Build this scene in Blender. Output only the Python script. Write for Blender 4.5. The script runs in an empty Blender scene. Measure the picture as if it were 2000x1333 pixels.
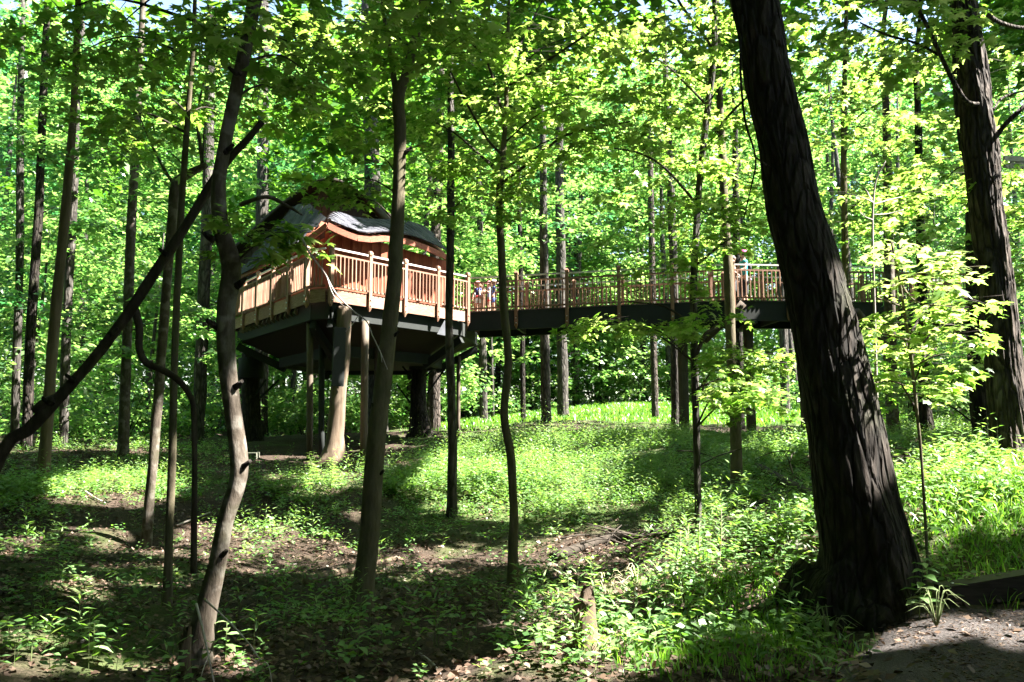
import bpy, math, random
import numpy as np
from mathutils import Vector, Matrix

# ------------------------------------------------------------------ camera, sky, sun, exposure
SC = bpy.context.scene
COL = SC.collection
R = math.radians
F = 1600.0                       # focal length in pixels of the 2000 px wide photograph
TILT = math.atan(183.5 / F)
EYE = Vector((0, 0, 1.6))
cam_d = bpy.data.cameras.new('camera'); cam = bpy.data.objects.new('camera', cam_d); COL.objects.link(cam)
cam_d.sensor_width = 36; cam_d.lens = 36 * F / 2000; cam_d.clip_start = .05; cam_d.clip_end = 2000
cam.location = EYE; cam.rotation_euler = (R(90) + TILT, 0, 0); SC.camera = cam

SUN = Vector((.82, -.10, 1.02)).normalized()      # towards the sun
world = bpy.data.worlds.new('World'); SC.world = world; world.use_nodes = True
wn = world.node_tree.nodes; wl = world.node_tree.links
sky = wn.new('ShaderNodeTexSky'); sky.sky_type = 'NISHITA'; sky.sun_disc = False
sky.sun_elevation = math.asin(SUN.z); sky.sun_rotation = math.atan2(SUN.x, SUN.y)
sky.air_density = 1.2; sky.dust_density = 1.5
wn['Background'].inputs[1].default_value = .05
wl.new(sky.outputs[0], wn['Background'].inputs[0])
sd = bpy.data.lights.new('sun', 'SUN'); sd.energy = 5.0; sd.angle = R(.53); sd.color = (1, .95, .86)
so = bpy.data.objects.new('sun', sd); COL.objects.link(so); so.location = (20, -5, 30)
so.rotation_euler = SUN.to_track_quat('Z', 'Y').to_euler()
vs = SC.view_settings; vs.view_transform = 'Standard'; vs.look = 'None'; vs.exposure = 3.5; vs.gamma = 1; vs.use_curve_mapping = False
SC.render.engine = 'CYCLES'
cy = SC.cycles
cy.use_denoising = True; cy.max_bounces = 6; cy.diffuse_bounces = 1; cy.glossy_bounces = 2
cy.transmission_bounces = 4; cy.transparent_max_bounces = 4; cy.sample_clamp_indirect = 6
cy.use_adaptive_sampling = True; cy.adaptive_threshold = .015
cy.caustics_reflective = False; cy.caustics_refractive = False

rng = np.random.default_rng(7)
random.seed(7)

# ------------------------------------------------------------------ camera geometry helpers
ct, st = math.cos(TILT), math.sin(TILT)
def ray(px, py):
    u = (666.5 - py) / F
    return Vector(((px - 1000) / F, ct - u * st, st + u * ct))
def W(px, py, Y):
    d = ray(px, py); return EYE + d * (Y / d.y)

# ------------------------------------------------------------------ terrain
CP = [  # px, py, depth of places where the ground is seen
 (1670,1215,6.6),(385,1310,6.2),(705,1180,8.7),(1000,1145,10),(882,1010,15.5),(280,1085,12),(325,1200,8.5),
 (605,905,22.5),(652,905,22),(820,853,29),(490,860,29),(1065,822,31),(1335,842,27),(1465,850,27),(1440,960,16),
 (1365,1062,11),(1965,895,10),(1900,940,8.3),(1850,1190,6.3),(2000,1160,6.5),(1990,1320,4.9),(1500,1320,5.0),(1000,1333,5.3),
 (100,1333,5.6),(83,955,16),(240,892,20),(20,1120,9),(1200,825,34),(1200,792,48),(950,845,30),(1480,795,46),(1240,1085,11.5),
 (1000,930,18),(1300,900,20),(1750,870,17),(1200,1200,7.2),(600,1010,15),(150,960,15),(1500,1150,7.4),(740,915,21)]
pts = []
for px, py, Y in CP:
    p = W(px, py, Y); pts.append((p.x, p.y, p.z))
pts += [(0,0,.05),(-8,0,.2),(8,0,.6),(0,-12,0),(-20,-10,.5),(20,-10,1.5),(-22,8,.2),(-25,25,1.0),(-30,45,2.4),(-10,45,1.6),
        (22,10,3.0),(25,25,2.6),(30,45,3.2),(-40,70,4.5),(0,66,3.0),(40,70,4.6),(-50,95,7),(0,95,5.5),(50,95,7),(14,14,1.7),(10,4,.9)]
TP = np.array(pts)
_k = 1 / 10.0
def _phi(d2):
    return np.where(d2 > 1e-9, .5 * d2 * np.log(d2 + 1e-12), 0)
_n = len(TP); _P = TP[:, :2] * _k
_d2 = ((_P[:, None] - _P[None]) ** 2).sum(-1)
_A = np.zeros((_n + 3, _n + 3)); _A[:_n, :_n] = _phi(_d2) + np.eye(_n) * .012
_A[:_n, _n] = 1; _A[:_n, _n + 1:] = _P; _A[_n, :_n] = 1; _A[_n + 1:, :_n] = _P.T
_w = np.linalg.solve(_A, np.concatenate([TP[:, 2], np.zeros(3)]))
def G(x, y):
    x = np.clip(np.atleast_1d(np.asarray(x, float)), -48, 48); y = np.clip(np.atleast_1d(np.asarray(y, float)), -14, 95)
    q = np.stack([x, y], -1) * _k
    out = np.empty(len(q))
    for i in range(0, len(q), 20000):
        c = q[i:i + 20000]
        d2 = ((c[:, None] - _P[None]) ** 2).sum(-1)
        out[i:i + 20000] = _phi(d2) @ _w[:_n] + _w[_n] + c @ _w[_n + 1:]
    out += .05 * np.sin(x * 2.1 + y * .7) * np.cos(y * 1.7 - x * .5) + .03 * np.sin(x * 4.7 - y * 3.1)
    return out
def g1(x, y): return float(G([x], [y])[0])
def on_ground(px, py):
    d = ray(px, py); ts = np.linspace(2.5, 80, 1200)
    xs = d.x * ts; ys = d.y * ts; zs = EYE.z + d.z * ts
    gz = G(xs, ys); k = np.where(zs <= gz)[0]
    i = k[0] if len(k) else 700
    return Vector((xs[i], ys[i], gz[i]))

# ------------------------------------------------------------------ materials
MATS = {}
def mat(name, build):
    m = bpy.data.materials.new(name); m.use_nodes = True
    nt = m.node_tree; nt.nodes.clear()
    out = nt.nodes.new('ShaderNodeOutputMaterial')
    build(nt, out); MATS[name] = m; return m
def N(nt, t, **kw):
    n = nt.nodes.new(t)
    for k, v in kw.items():
        if k in n.inputs: n.inputs[k].default_value = v
        else: setattr(n, k, v)
    return n
def ramp(nt, fac, stops):
    r = nt.nodes.new('ShaderNodeValToRGB'); e = r.color_ramp.elements
    while len(e) < len(stops): e.new(.5)
    for el, (p, c) in zip(e, stops): el.position = p; el.color = (*c, 1)
    nt.links.new(fac, r.inputs[0]); return r.outputs[0]
def noise(nt, scale, detail=4, rough=.55, vec=None, sc=None, coord='Object'):
    tc = nt.nodes.new('ShaderNodeTexCoord')
    src = tc.outputs[coord]
    if sc:
        mp = N(nt, 'ShaderNodeMapping'); mp.inputs['Scale'].default_value = sc
        nt.links.new(src, mp.inputs[0]); src = mp.outputs[0]
    n = N(nt, 'ShaderNodeTexNoise', Scale=scale, Detail=detail, Roughness=rough)
    nt.links.new(src, n.inputs['Vector']); return n.outputs[0]
def bump(nt, h, strength=.5, dist=.02):
    b = N(nt, 'ShaderNodeBump', Strength=strength, Distance=dist); nt.links.new(h, b.inputs['Height']); return b.outputs[0]
def leaf_mat(name, cols, trans_cols, tmix=.5, gloss=.05, rough=.4):
    def b(nt, out):
        at = N(nt, 'ShaderNodeAttribute', attribute_name='rnd')
        c1 = ramp(nt, at.outputs['Fac'], cols); c2 = ramp(nt, at.outputs['Fac'], trans_cols)
        d = N(nt, 'ShaderNodeBsdfDiffuse'); t = N(nt, 'ShaderNodeBsdfTranslucent')
        nt.links.new(c1, d.inputs[0]); nt.links.new(c2, t.inputs[0])
        m = N(nt, 'ShaderNodeMixShader'); m.inputs[0].default_value = tmix
        nt.links.new(d.outputs[0], m.inputs[1]); nt.links.new(t.outputs[0], m.inputs[2])
        gl = N(nt, 'ShaderNodeBsdfGlossy', Roughness=rough); gl.inputs[0].default_value = (.9, .95, .9, 1)
        m2 = N(nt, 'ShaderNodeMixShader'); m2.inputs[0].default_value = gloss
        nt.links.new(m.outputs[0], m2.inputs[1]); nt.links.new(gl.outputs[0], m2.inputs[2])
        nt.links.new(m2.outputs[0], out.inputs[0])
    return mat(name, b)
def stops(*c): return [(i / max(1, len(c) - 1), x) for i, x in enumerate(c)]
leaf_mat('maple_leaf', stops((.045,.10,.012), (.08,.15,.02), (.13,.185,.04)), stops((.17,.38,.03), (.32,.52,.075), (.52,.64,.19)), .55, .04)
leaf_mat('wood_leaf', stops((.025,.075,.02), (.06,.13,.022), (.11,.17,.03)), stops((.09,.30,.05), (.22,.46,.075), (.42,.58,.16)), .52, .06)
leaf_mat('cool_leaf', stops((.02,.065,.03), (.035,.095,.035), (.06,.13,.05)), stops((.05,.24,.07), (.09,.33,.08), (.18,.44,.10)), .5, .06)
leaf_mat('shade_canopy_leaf', stops((.04,.10,.018), (.06,.13,.02)), stops((.09,.25,.015), (.14,.32,.02)), .42, .03)  # leaves of the added overhead shading canopy
leaf_mat('herb_leaf', stops((.06,.14,.04), (.11,.22,.06), (.20,.30,.12)), stops((.14,.36,.03), (.24,.46,.05), (.40,.56,.12)), .40, .05, .5)
leaf_mat('grass_leaf', stops((.05,.14,.02), (.08,.20,.03), (.15,.27,.05)), stops((.14,.38,.02), (.2,.46,.03), (.34,.54,.05)), .42, .04)
leaf_mat('litter_leaf', stops((.04,.025,.017), (.085,.055,.04), (.17,.12,.092), (.05,.03,.02)), stops((.06,.03,.015), (.1,.06,.03)), .12, .03)
def bark_mat(name, c0, c1, c2, vert=.18, scale=7, bstr=.6, bdist=.03, patch=None, moss=None, crack=0):
    def b(nt, out):
        n1 = noise(nt, scale, 6, .65, sc=(1, 1, vert))
        n2 = noise(nt, scale * .35, 3, .5)
        c = ramp(nt, n1, [(.25, c0), (.5, c1), (.75, c2)])
        if crack:
            tc = nt.nodes.new('ShaderNodeTexCoord'); mp = N(nt, 'ShaderNodeMapping'); mp.inputs['Scale'].default_value = (1, 1, .24)
            wp = N(nt, 'ShaderNodeTexNoise', Scale=6.0, Detail=3.0); mv = N(nt, 'ShaderNodeMixRGB'); mv.inputs[0].default_value = .14
            nt.links.new(tc.outputs['Object'], mp.inputs[0]); nt.links.new(mp.outputs[0], wp.inputs['Vector'])
            nt.links.new(mp.outputs[0], mv.inputs[1]); nt.links.new(wp.outputs['Color'], mv.inputs[2])
            vo = N(nt, 'ShaderNodeTexVoronoi', Scale=float(crack), feature='DISTANCE_TO_EDGE'); nt.links.new(mv.outputs[0], vo.inputs['Vector'])
            f = ramp(nt, vo.outputs['Distance'], [(.02, (.12, .12, .12)), (.22, (1, 1, 1))])
            ml = N(nt, 'ShaderNodeMixRGB', blend_type='MULTIPLY'); ml.inputs[0].default_value = .65
            nt.links.new(c, ml.inputs[1]); nt.links.new(f, ml.inputs[2]); c = ml.outputs[0]
            ad = N(nt, 'ShaderNodeMath', operation='MULTIPLY_ADD'); ad.inputs[1].default_value = .5
            nt.links.new(n1, ad.inputs[0]); nt.links.new(f, ad.inputs[2]); n1 = ad.outputs[0]
        if patch:
            f = ramp(nt, n2, [(.5, (0, 0, 0)), (.62, (1, 1, 1))])
            mx = N(nt, 'ShaderNodeMixRGB'); mx.inputs[2].default_value = (*patch, 1)
            nt.links.new(f, mx.inputs[0]); nt.links.new(c, mx.inputs[1]); c = mx.outputs[0]
        if moss:
            n3 = noise(nt, 3.1, 4, .6)
            f = ramp(nt, n3, [(.5, (0, 0, 0)), (.7, (.6, .6, .6))])
            mx = N(nt, 'ShaderNodeMixRGB'); mx.inputs[2].default_value = (*moss, 1)
            nt.links.new(f, mx.inputs[0]); nt.links.new(c, mx.inputs[1]); c = mx.outputs[0]
        p = N(nt, 'ShaderNodeBsdfPrincipled', Roughness=.9); p.inputs['Specular IOR Level'].default_value = .2
        nt.links.new(c, p.inputs['Base Color']); nt.links.new(bump(nt, n1, bstr, bdist), p.inputs['Normal'])
        nt.links.new(p.outputs[0], out.inputs[0])
    return mat(name, b)
bark_mat('bark_dark', (.008,.006,.005), (.028,.022,.018), (.075,.062,.054), .16, 16, 1, .05, moss=(.022,.026,.012), crack=13)
bark_mat('bark_ridged', (.022,.016,.012), (.07,.055,.046), (.2,.17,.15), .12, 13, 1, .06, crack=14)
bark_mat('bark_smooth', (.035,.028,.021), (.068,.055,.043), (.12,.10,.083), .3, 20, .7, .02, patch=(.14,.125,.107), moss=(.045,.048,.022))
bark_mat('bark_olive', (.055,.047,.03), (.095,.08,.052), (.135,.117,.078), .25, 18, .7, .02, moss=(.07,.073,.034))
bark_mat('bark_grey', (.025,.022,.019), (.06,.053,.047), (.14,.128,.118), .25, 9, .7, .03, crack=11)
bark_mat('bark_bare', (.06,.042,.028), (.12,.088,.062), (.19,.15,.115), .12, 8, .5, .02)
bark_mat('dead_twig', (.22,.19,.17), (.34,.30,.28), (.45,.41,.39), .3, 12, .3, .01)
bark_mat('dead_wood', (.016,.012,.01), (.035,.028,.022), (.075,.06,.05), .3, 9, .7, .03)
bark_mat('rot_wood', (.05,.034,.024), (.11,.08,.058), (.2,.155,.12), .2, 9, .7, .02)
def wood_mat(name, c0, c1, c2, rough=.75, axis=(9, 9, .8), bstr=.25):
    def b(nt, out):
        n1 = noise(nt, 5, 5, .6, sc=axis); n2 = noise(nt, 1.3, 2)
        oi = N(nt, 'ShaderNodeObjectInfo')
        ad = N(nt, 'ShaderNodeMath', operation='ADD'); ml = N(nt, 'ShaderNodeMath', operation='MULTIPLY_ADD')
        ml.inputs[1].default_value = .35; ml.inputs[2].default_value = -.17
        nt.links.new(oi.outputs['Random'], ml.inputs[0])
        nt.links.new(n1, ad.inputs[0]); nt.links.new(ml.outputs[0], ad.inputs[1])
        c = ramp(nt, ad.outputs[0], [(.25, c0), (.5, c1), (.75, c2)])
        p = N(nt, 'ShaderNodeBsdfPrincipled', Roughness=rough); p.inputs['Specular IOR Level'].default_value = .25
        nt.links.new(c, p.inputs['Base Color']); nt.links.new(bump(nt, n1, bstr, .006), p.inputs['Normal'])
        nt.links.new(p.outputs[0], out.inputs[0])
    return mat(name, b)
wood_mat('cedar', (.15,.078,.05), (.235,.13,.087), (.35,.215,.152))
wood_mat('cedar_board', (.15,.078,.052), (.23,.128,.09), (.34,.21,.155), axis=(1.2, 1.2, 9))
wood_mat('red_board', (.13,.034,.017), (.20,.054,.027), (.27,.08,.04))
wood_mat('eave_wood', (.15,.048,.03), (.22,.075,.045), (.30,.115,.075), axis=(2, 2, 6))
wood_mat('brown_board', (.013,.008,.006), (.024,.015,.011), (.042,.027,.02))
wood_mat('weathered_deck', (.09,.072,.058), (.14,.115,.092), (.2,.165,.14), axis=(3, 3, 3))
wood_mat('timber', (.018,.014,.011), (.034,.027,.021), (.06,.048,.038), axis=(1, 9, 9))
wood_mat('shingle', (.02,.021,.028), (.036,.037,.048), (.08,.08,.093), .9, axis=(4, 4, 4))
wood_mat('pole', (.045,.034,.025), (.075,.058,.043), (.115,.09,.068))
wood_mat('grey_board', (.25,.22,.18), (.36,.32,.26), (.46,.41,.35), axis=(1, 8, 8))
def plain(name, col, rough=.6, metal=0, var=.15, sc=8):
    def b(nt, out):
        n1 = noise(nt, sc, 3)
        c = ramp(nt, n1, [(.3, tuple(x * (1 - var) for x in col)), (.7, tuple(min(1, x * (1 + var)) for x in col))])
        p = N(nt, 'ShaderNodeBsdfPrincipled', Roughness=rough, Metallic=metal)
        nt.links.new(c, p.inputs['Base Color']); nt.links.new(p.outputs[0], out.inputs[0])
    return mat(name, b)
plain('steel_dark', (.009, .012, .011), .9); plain('bolt', (.5, .5, .52), .35, .8); plain('rail_metal', (.55, .52, .50), .45, .3)
plain('concrete', (.28, .265, .24), .9); plain('stone', (.10, .10, .075), .9); plain('plate', (.35,.36,.42), .45, .4)
plain('skin', (.50, .30, .22), .6, sc=3, var=.06); plain('skin_dark', (.33, .20, .15), .6, sc=3, var=.06)
plain('hair_blond', (.42, .33, .2), .6); plain('hair_brown', (.06, .035, .022), .5)
plain('cloth_red', (.55, .04, .04), .85); plain('cloth_navy', (.03, .04, .16), .85); plain('cloth_white', (.72, .72, .72), .85)
plain('cloth_blue', (.10, .16, .50), .85); plain('cloth_pale', (.32, .38, .62), .85); plain('cloth_teal', (.02, .30, .32), .85)
plain('cloth_pink', (.50, .05, .24), .8); plain('cloth_black', (.02, .02, .024), .8); plain('cloth_violet', (.36, .26, .52), .85)
plain('hat_cream', (.68, .58, .50), .85); plain('hat_red', (.62, .22, .22), .85); plain('sandal', (.45,.38,.32), .8); plain('cloth_tan', (.42, .26, .17), .85)

def ground_build(nt, out):
    n1 = noise(nt, 3.5, 8, .7); n2 = noise(nt, .35, 4, .6); n3 = noise(nt, 38, 3, .6)
    c1 = ramp(nt, n3, [(.3, (.014, .010, .007)), (.5, (.036, .025, .018)), (.62, (.075, .053, .041)), (.75, (.13, .096, .078))])
    c2 = ramp(nt, n1, [(.35, (.012, .009, .006)), (.65, (.045, .032, .024))])
    m1 = N(nt, 'ShaderNodeMixRGB'); m1.inputs[0].default_value = .5
    nt.links.new(c1, m1.inputs[1]); nt.links.new(c2, m1.inputs[2])
    g = ramp(nt, n1, [(.3, (.03, .06, .012)), (.7, (.07, .13, .025))])
    f = ramp(nt, n2, [(.5, (0, 0, 0)), (.68, (.8, .8, .8))])
    at = N(nt, 'ShaderNodeAttribute', attribute_name='green')
    mxm = N(nt, 'ShaderNodeMath', operation='MAXIMUM'); nt.links.new(f, mxm.inputs[0]); nt.links.new(at.outputs['Fac'], mxm.inputs[1])
    m2 = N(nt, 'ShaderNodeMixRGB'); nt.links.new(mxm.outputs[0], m2.inputs[0]); nt.links.new(m1.outputs[0], m2.inputs[1]); nt.links.new(g, m2.inputs[2])
    p = N(nt, 'ShaderNodeBsdfPrincipled', Roughness=.95); p.inputs['Specular IOR Level'].default_value = .15
    nt.links.new(m2.outputs[0], p.inputs['Base Color'])
    nt.links.new(bump(nt, n3, .8, .03), p.inputs['Normal']); nt.links.new(p.outputs[0], out.inputs[0])
mat('forest_floor', ground_build)
def trail_build(nt, out):
    n3 = noise(nt, 60, 4, .7); n1 = noise(nt, 4, 4)
    c1 = ramp(nt, n3, [(.35, (.014, .011, .01)), (.5, (.036, .029, .027)), (.7, (.10, .08, .077))])
    c2 = ramp(nt, n1, [(.3, (.6, .58, .56)), (.7, (1, 1, 1))])
    m = N(nt, 'ShaderNodeMixRGB', blend_type='MULTIPLY'); m.inputs[0].default_value = 1
    nt.links.new(c1, m.inputs[1]); nt.links.new(c2, m.inputs[2])
    p = N(nt, 'ShaderNodeBsdfPrincipled', Roughness=.95)
    nt.links.new(m.outputs[0], p.inputs['Base Color']); nt.links.new(bump(nt, n3, 1, .02), p.inputs['Normal']); nt.links.new(p.outputs[0], out.inputs[0])
mat('mulch', trail_build)

# ------------------------------------------------------------------ object helpers
def tag(o, label=None, cat=None, group=None, kind=None):
    if label: o['label'] = label
    if cat: o['category'] = cat
    if group: o['group'] = group
    if kind: o['kind'] = kind
    return o
def empty(name, loc=(0, 0, 0), parent=None):
    o = bpy.data.objects.new(name, None); COL.objects.link(o); o.location = loc; o.empty_display_size = .2
    if parent: o.parent = parent
    return o
def wloc(o):
    v = Vector((0, 0, 0))
    while o: v = v + o.location; o = o.parent
    return v
def mesh_obj(name, me, material, parent=None, smooth=False):
    o = bpy.data.objects.new(name, me); COL.objects.link(o)
    if material is not None and not me.materials: me.materials.append(MATS[material])
    if parent is not None:
        o.parent = parent; o.location = -wloc(parent)     # mesh data is in world coordinates
    if smooth: me.shade_smooth()
    return o
def np_mesh(name, V, polys, attr=None):
    """polys: (M,k) int array"""
    me = bpy.data.meshes.new(name)
    V = np.ascontiguousarray(V, np.float32); P = np.ascontiguousarray(polys, np.int32)
    me.vertices.add(len(V)); me.vertices.foreach_set('co', V.ravel())
    m, k = P.shape
    me.loops.add(m * k); me.loops.foreach_set('vertex_index', P.ravel())
    me.polygons.add(m); me.polygons.foreach_set('loop_start', np.arange(0, m * k, k, dtype=np.int32))
    me.update(calc_edges=True)
    if attr is not None:
        for an, (dom, val) in attr.items():
            a = me.attributes.new(an, 'FLOAT', dom); a.data.foreach_set('value', np.ascontiguousarray(val, np.float32))
    return me
def unit(a): return a / np.maximum(np.linalg.norm(a, axis=-1, keepdims=True), 1e-9)
T_MAPLE = (np.array([(.32,0,.03),(0,0,0),(-.02,.36,-.06),(.24,.22,0),(.52,.52,-.08),(.50,.17,0),(1,0,-.10),(.50,-.17,0),(.52,-.52,-.08),(.24,-.22,0),(-.02,-.36,-.06)]),
           np.array([(0, i, i + 1 if i < 10 else 1) for i in range(1, 11)]))
T_SIMPLE = (np.array([(0,0,0),(.42,.33,.05),(1,0,-.06),(.42,-.33,.05)]), np.array([(0, 3, 2, 1)]))
T_OVATE = (np.array([(0,0,0),(.3,.24,.05),(.62,.2,.04),(1,0,-.14),(.62,-.2,.04),(.3,-.24,.05),(.33,0,0),(.65,0,-.02)]),
           np.array([(0,6,1),(1,6,2),(2,6,7),(2,7,3),(0,5,6),(5,4,6),(6,4,7),(7,4,3)]))
T_LANCE = (np.array([(0,0,0),(.35,.09,.03),(1,0,-.12),(.35,-.09,.03)]), np.array([(0, 3, 2, 1)]))
T_CROSS = (np.array([(0,0,0),(.3,.45,.05),(.62,.16,0),(1,0,-.08),(.62,-.16,0),(.3,-.45,.05)]), np.array([(0,5,2),(0,2,1),(2,5,4),(2,4,3)]))
def leaves(name, pos, d, n, size, tmpl, material, parent=None, kind=None, rr=None):
    pos = np.asarray(pos, float); d = unit(np.asarray(d, float)); n = np.asarray(n, float)
    b = unit(np.cross(n, d)); n = np.cross(d, b)
    V, Fc = tmpl; k = len(V); size = np.broadcast_to(np.asarray(size, float), (len(pos),))
    P = pos[:, None] + size[:, None, None] * (V[None, :, 0, None] * d[:, None] + V[None, :, 1, None] * b[:, None] + V[None, :, 2, None] * n[:, None])
    polys = (Fc[None] + (np.arange(len(pos)) * k)[:, None, None]).reshape(-1, Fc.shape[1])
    if rr is None: rr = rng.random(len(pos))
    me = np_mesh(name, P.reshape(-1, 3), polys, {'rnd': ('FACE', np.repeat(rr, len(Fc)))})
    o = mesh_obj(name, me, material, parent)
    if kind: o['kind'] = kind
    return o

def catmull(pts, vals, per):
    pts = np.asarray(pts, float); vals = np.asarray(vals, float)
    A = np.vstack([2 * pts[0] - pts[1], pts, 2 * pts[-1] - pts[-2]])
    out = []; ov = []
    for i in range(len(pts) - 1):
        p0, p1, p2, p3 = A[i:i + 4]
        for j in range(per):
            t = j / per
            out.append(.5 * ((2 * p1) + (-p0 + p2) * t + (2 * p0 - 5 * p1 + 4 * p2 - p3) * t * t + (-p0 + 3 * p1 - 3 * p2 + p3) * t ** 3))
            ov.append(vals[i] * (1 - t) + vals[i + 1] * t)
    out.append(pts[-1]); ov.append(vals[-1])
    return np.array(out), np.array(ov)
def tube_data(pts, rad, seg=10, per=4, rough=0., flare=None, freq=3., seed=0, ridge=0.):
    P, r = catmull(pts, rad, per)
    T = unit(np.gradient(P, axis=0))
    up = np.array([0, 1, 0.]) if abs(T[:, 1]).max() < .9 else np.array([.3, .1, 1.])
    Bx = unit(np.cross(np.broadcast_to(up, T.shape), T)); By = np.cross(T, Bx)
    a = np.arange(seg) * 2 * math.pi / seg
    h = np.concatenate([[0], np.cumsum(np.linalg.norm(np.diff(P, axis=0), axis=1))])
    rr = np.broadcast_to(r[:, None], (len(P), seg)).copy()
    if rough:
        rs = np.random.default_rng(seed)
        for q in range(5):
            ph = rs.random(3) * 6.28; k = rs.integers(1, 5)
            rr *= 1 + rough * .45 * np.sin(k * a[None] + ph[0] + (h[:, None] * freq * (0.3 + .5 * q)) + ph[1])
    if ridge:
        rs = np.random.default_rng(seed + 5); H_ = h[:, None]; A_ = a[None]
        for q in range(7):
            ph = rs.random(6) * 6.28; k = int(11 + 5 * q)
            wv = 1.1 * np.sin(H_ * (1.1 + .9 * q) + ph[1]) + .6 * np.sin(H_ * (4.3 + q) + 3 * A_ + ph[2])
            am = .55 + .45 * np.sin(H_ * (5.5 + 2.3 * q) + (2 + q % 3) * A_ + ph[3])
            rr *= 1 + ridge / (1 + .25 * q) * am * (np.abs(np.sin(.5 * (k * A_ + wv + ph[0]))) - .6) * 1.6
    if flare is not None:
        rr *= flare(P, a)
    V = P[:, None] + rr[..., None] * (np.cos(a)[None, :, None] * Bx[:, None] + np.sin(a)[None, :, None] * By[:, None])
    n = len(P); i = np.arange(n - 1)[:, None] * seg; j = np.arange(seg)[None]
    q = np.stack([i + j, i + (j + 1) % seg, i + seg + (j + 1) % seg, i + seg + j], -1).reshape(-1, 4)
    V = np.vstack([V.reshape(-1, 3), P[:1], P[-1:]])
    c0, c1 = n * seg, n * seg + 1
    cap = [(c0, (k + 1) % seg, k, k) for k in range(seg)] + [(c1, (n - 1) * seg + k, (n - 1) * seg + (k + 1) % seg, (n - 1) * seg + (k + 1) % seg) for k in range(seg)]
    return V, q, [c[:3] for c in cap]
def mesh_from(name, chunks):
    """chunks: list of (V, quads, tris)"""
    Vs = []; fs = []; off = 0
    for V, q, t in chunks:
        Vs.append(V); fs += (np.asarray(q) + off).tolist() if len(q) else []
        fs += [tuple(x + off for x in f) for f in t]; off += len(V)
    me = bpy.data.meshes.new(name); me.from_pydata(np.vstack(Vs).tolist(), [], fs); me.update(); return me
def tube(name, pts, rad, material, parent=None, **kw):
    return mesh_obj(name, mesh_from(name, [tube_data([tuple(p) for p in pts], rad, **kw)]), material, parent, True)
BOXQ = [(0,1,3,2),(4,6,7,5),(0,4,5,1),(2,3,7,6),(0,2,6,4),(1,5,7,3)]
def box_mesh(name, sx, sy, sz, ch=0):
    """box centred in x,y, from z 0 to sz; ch chamfers the vertical edges"""
    me = bpy.data.meshes.new(name)
    if ch:
        x, y = sx / 2, sy / 2
        o = [(-x + ch, -y), (x - ch, -y), (x, -y + ch), (x, y - ch), (x - ch, y), (-x + ch, y), (-x, y - ch), (-x, -y + ch)]
        V = [(a, b, 0) for a, b in o] + [(a, b, sz) for a, b in o]
        Fc = [tuple(range(7, -1, -1)), tuple(range(8, 16))] + [(i, (i + 1) % 8, 8 + (i + 1) % 8, 8 + i) for i in range(8)]
        me.from_pydata(V, [], Fc)
    else:
        V = [(a * sx / 2, b * sy / 2, c * sz) for a in (-1, 1) for b in (-1, 1) for c in (0, 1)]
        me.from_pydata(V, [], BOXQ)
    me.update(); return me
def beam_data(p, q, w, h, top=True):
    """straight beam from p to q, width w across, height h; the p-q line is its top centre if top else its centre"""
    p = Vector(p); q = Vector(q); d = (q - p).normalized()
    s = d.cross(Vector((0, 0, 1)))
    if s.length < 1e-4: s = Vector((1, 0, 0))
    s.normalize(); u = s.cross(d)
    V = []
    for e in (p, q):
        for a in (-1, 1):
            for c in ((-1, 0) if top else (-.5, .5)):
                V.append(tuple(e + s * (a * w / 2) + u * (c * h)))
    return np.array(V), np.array(BOXQ), []
def beam(name, p, q, w, h, material, parent=None, top=True):
    return mesh_obj(name, mesh_from(name, [beam_data(p, q, w, h, top)]), material, parent)
def inst(name, me, material, parent, loc, rot=(0, 0, 0), scale=(1, 1, 1)):
    o = bpy.data.objects.new(name, me); COL.objects.link(o)
    if not me.materials: me.materials.append(MATS[material])
    o.parent = parent; o.location = Vector(loc) - wloc(parent); o.rotation_euler = rot; o.scale = scale
    return o

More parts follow.
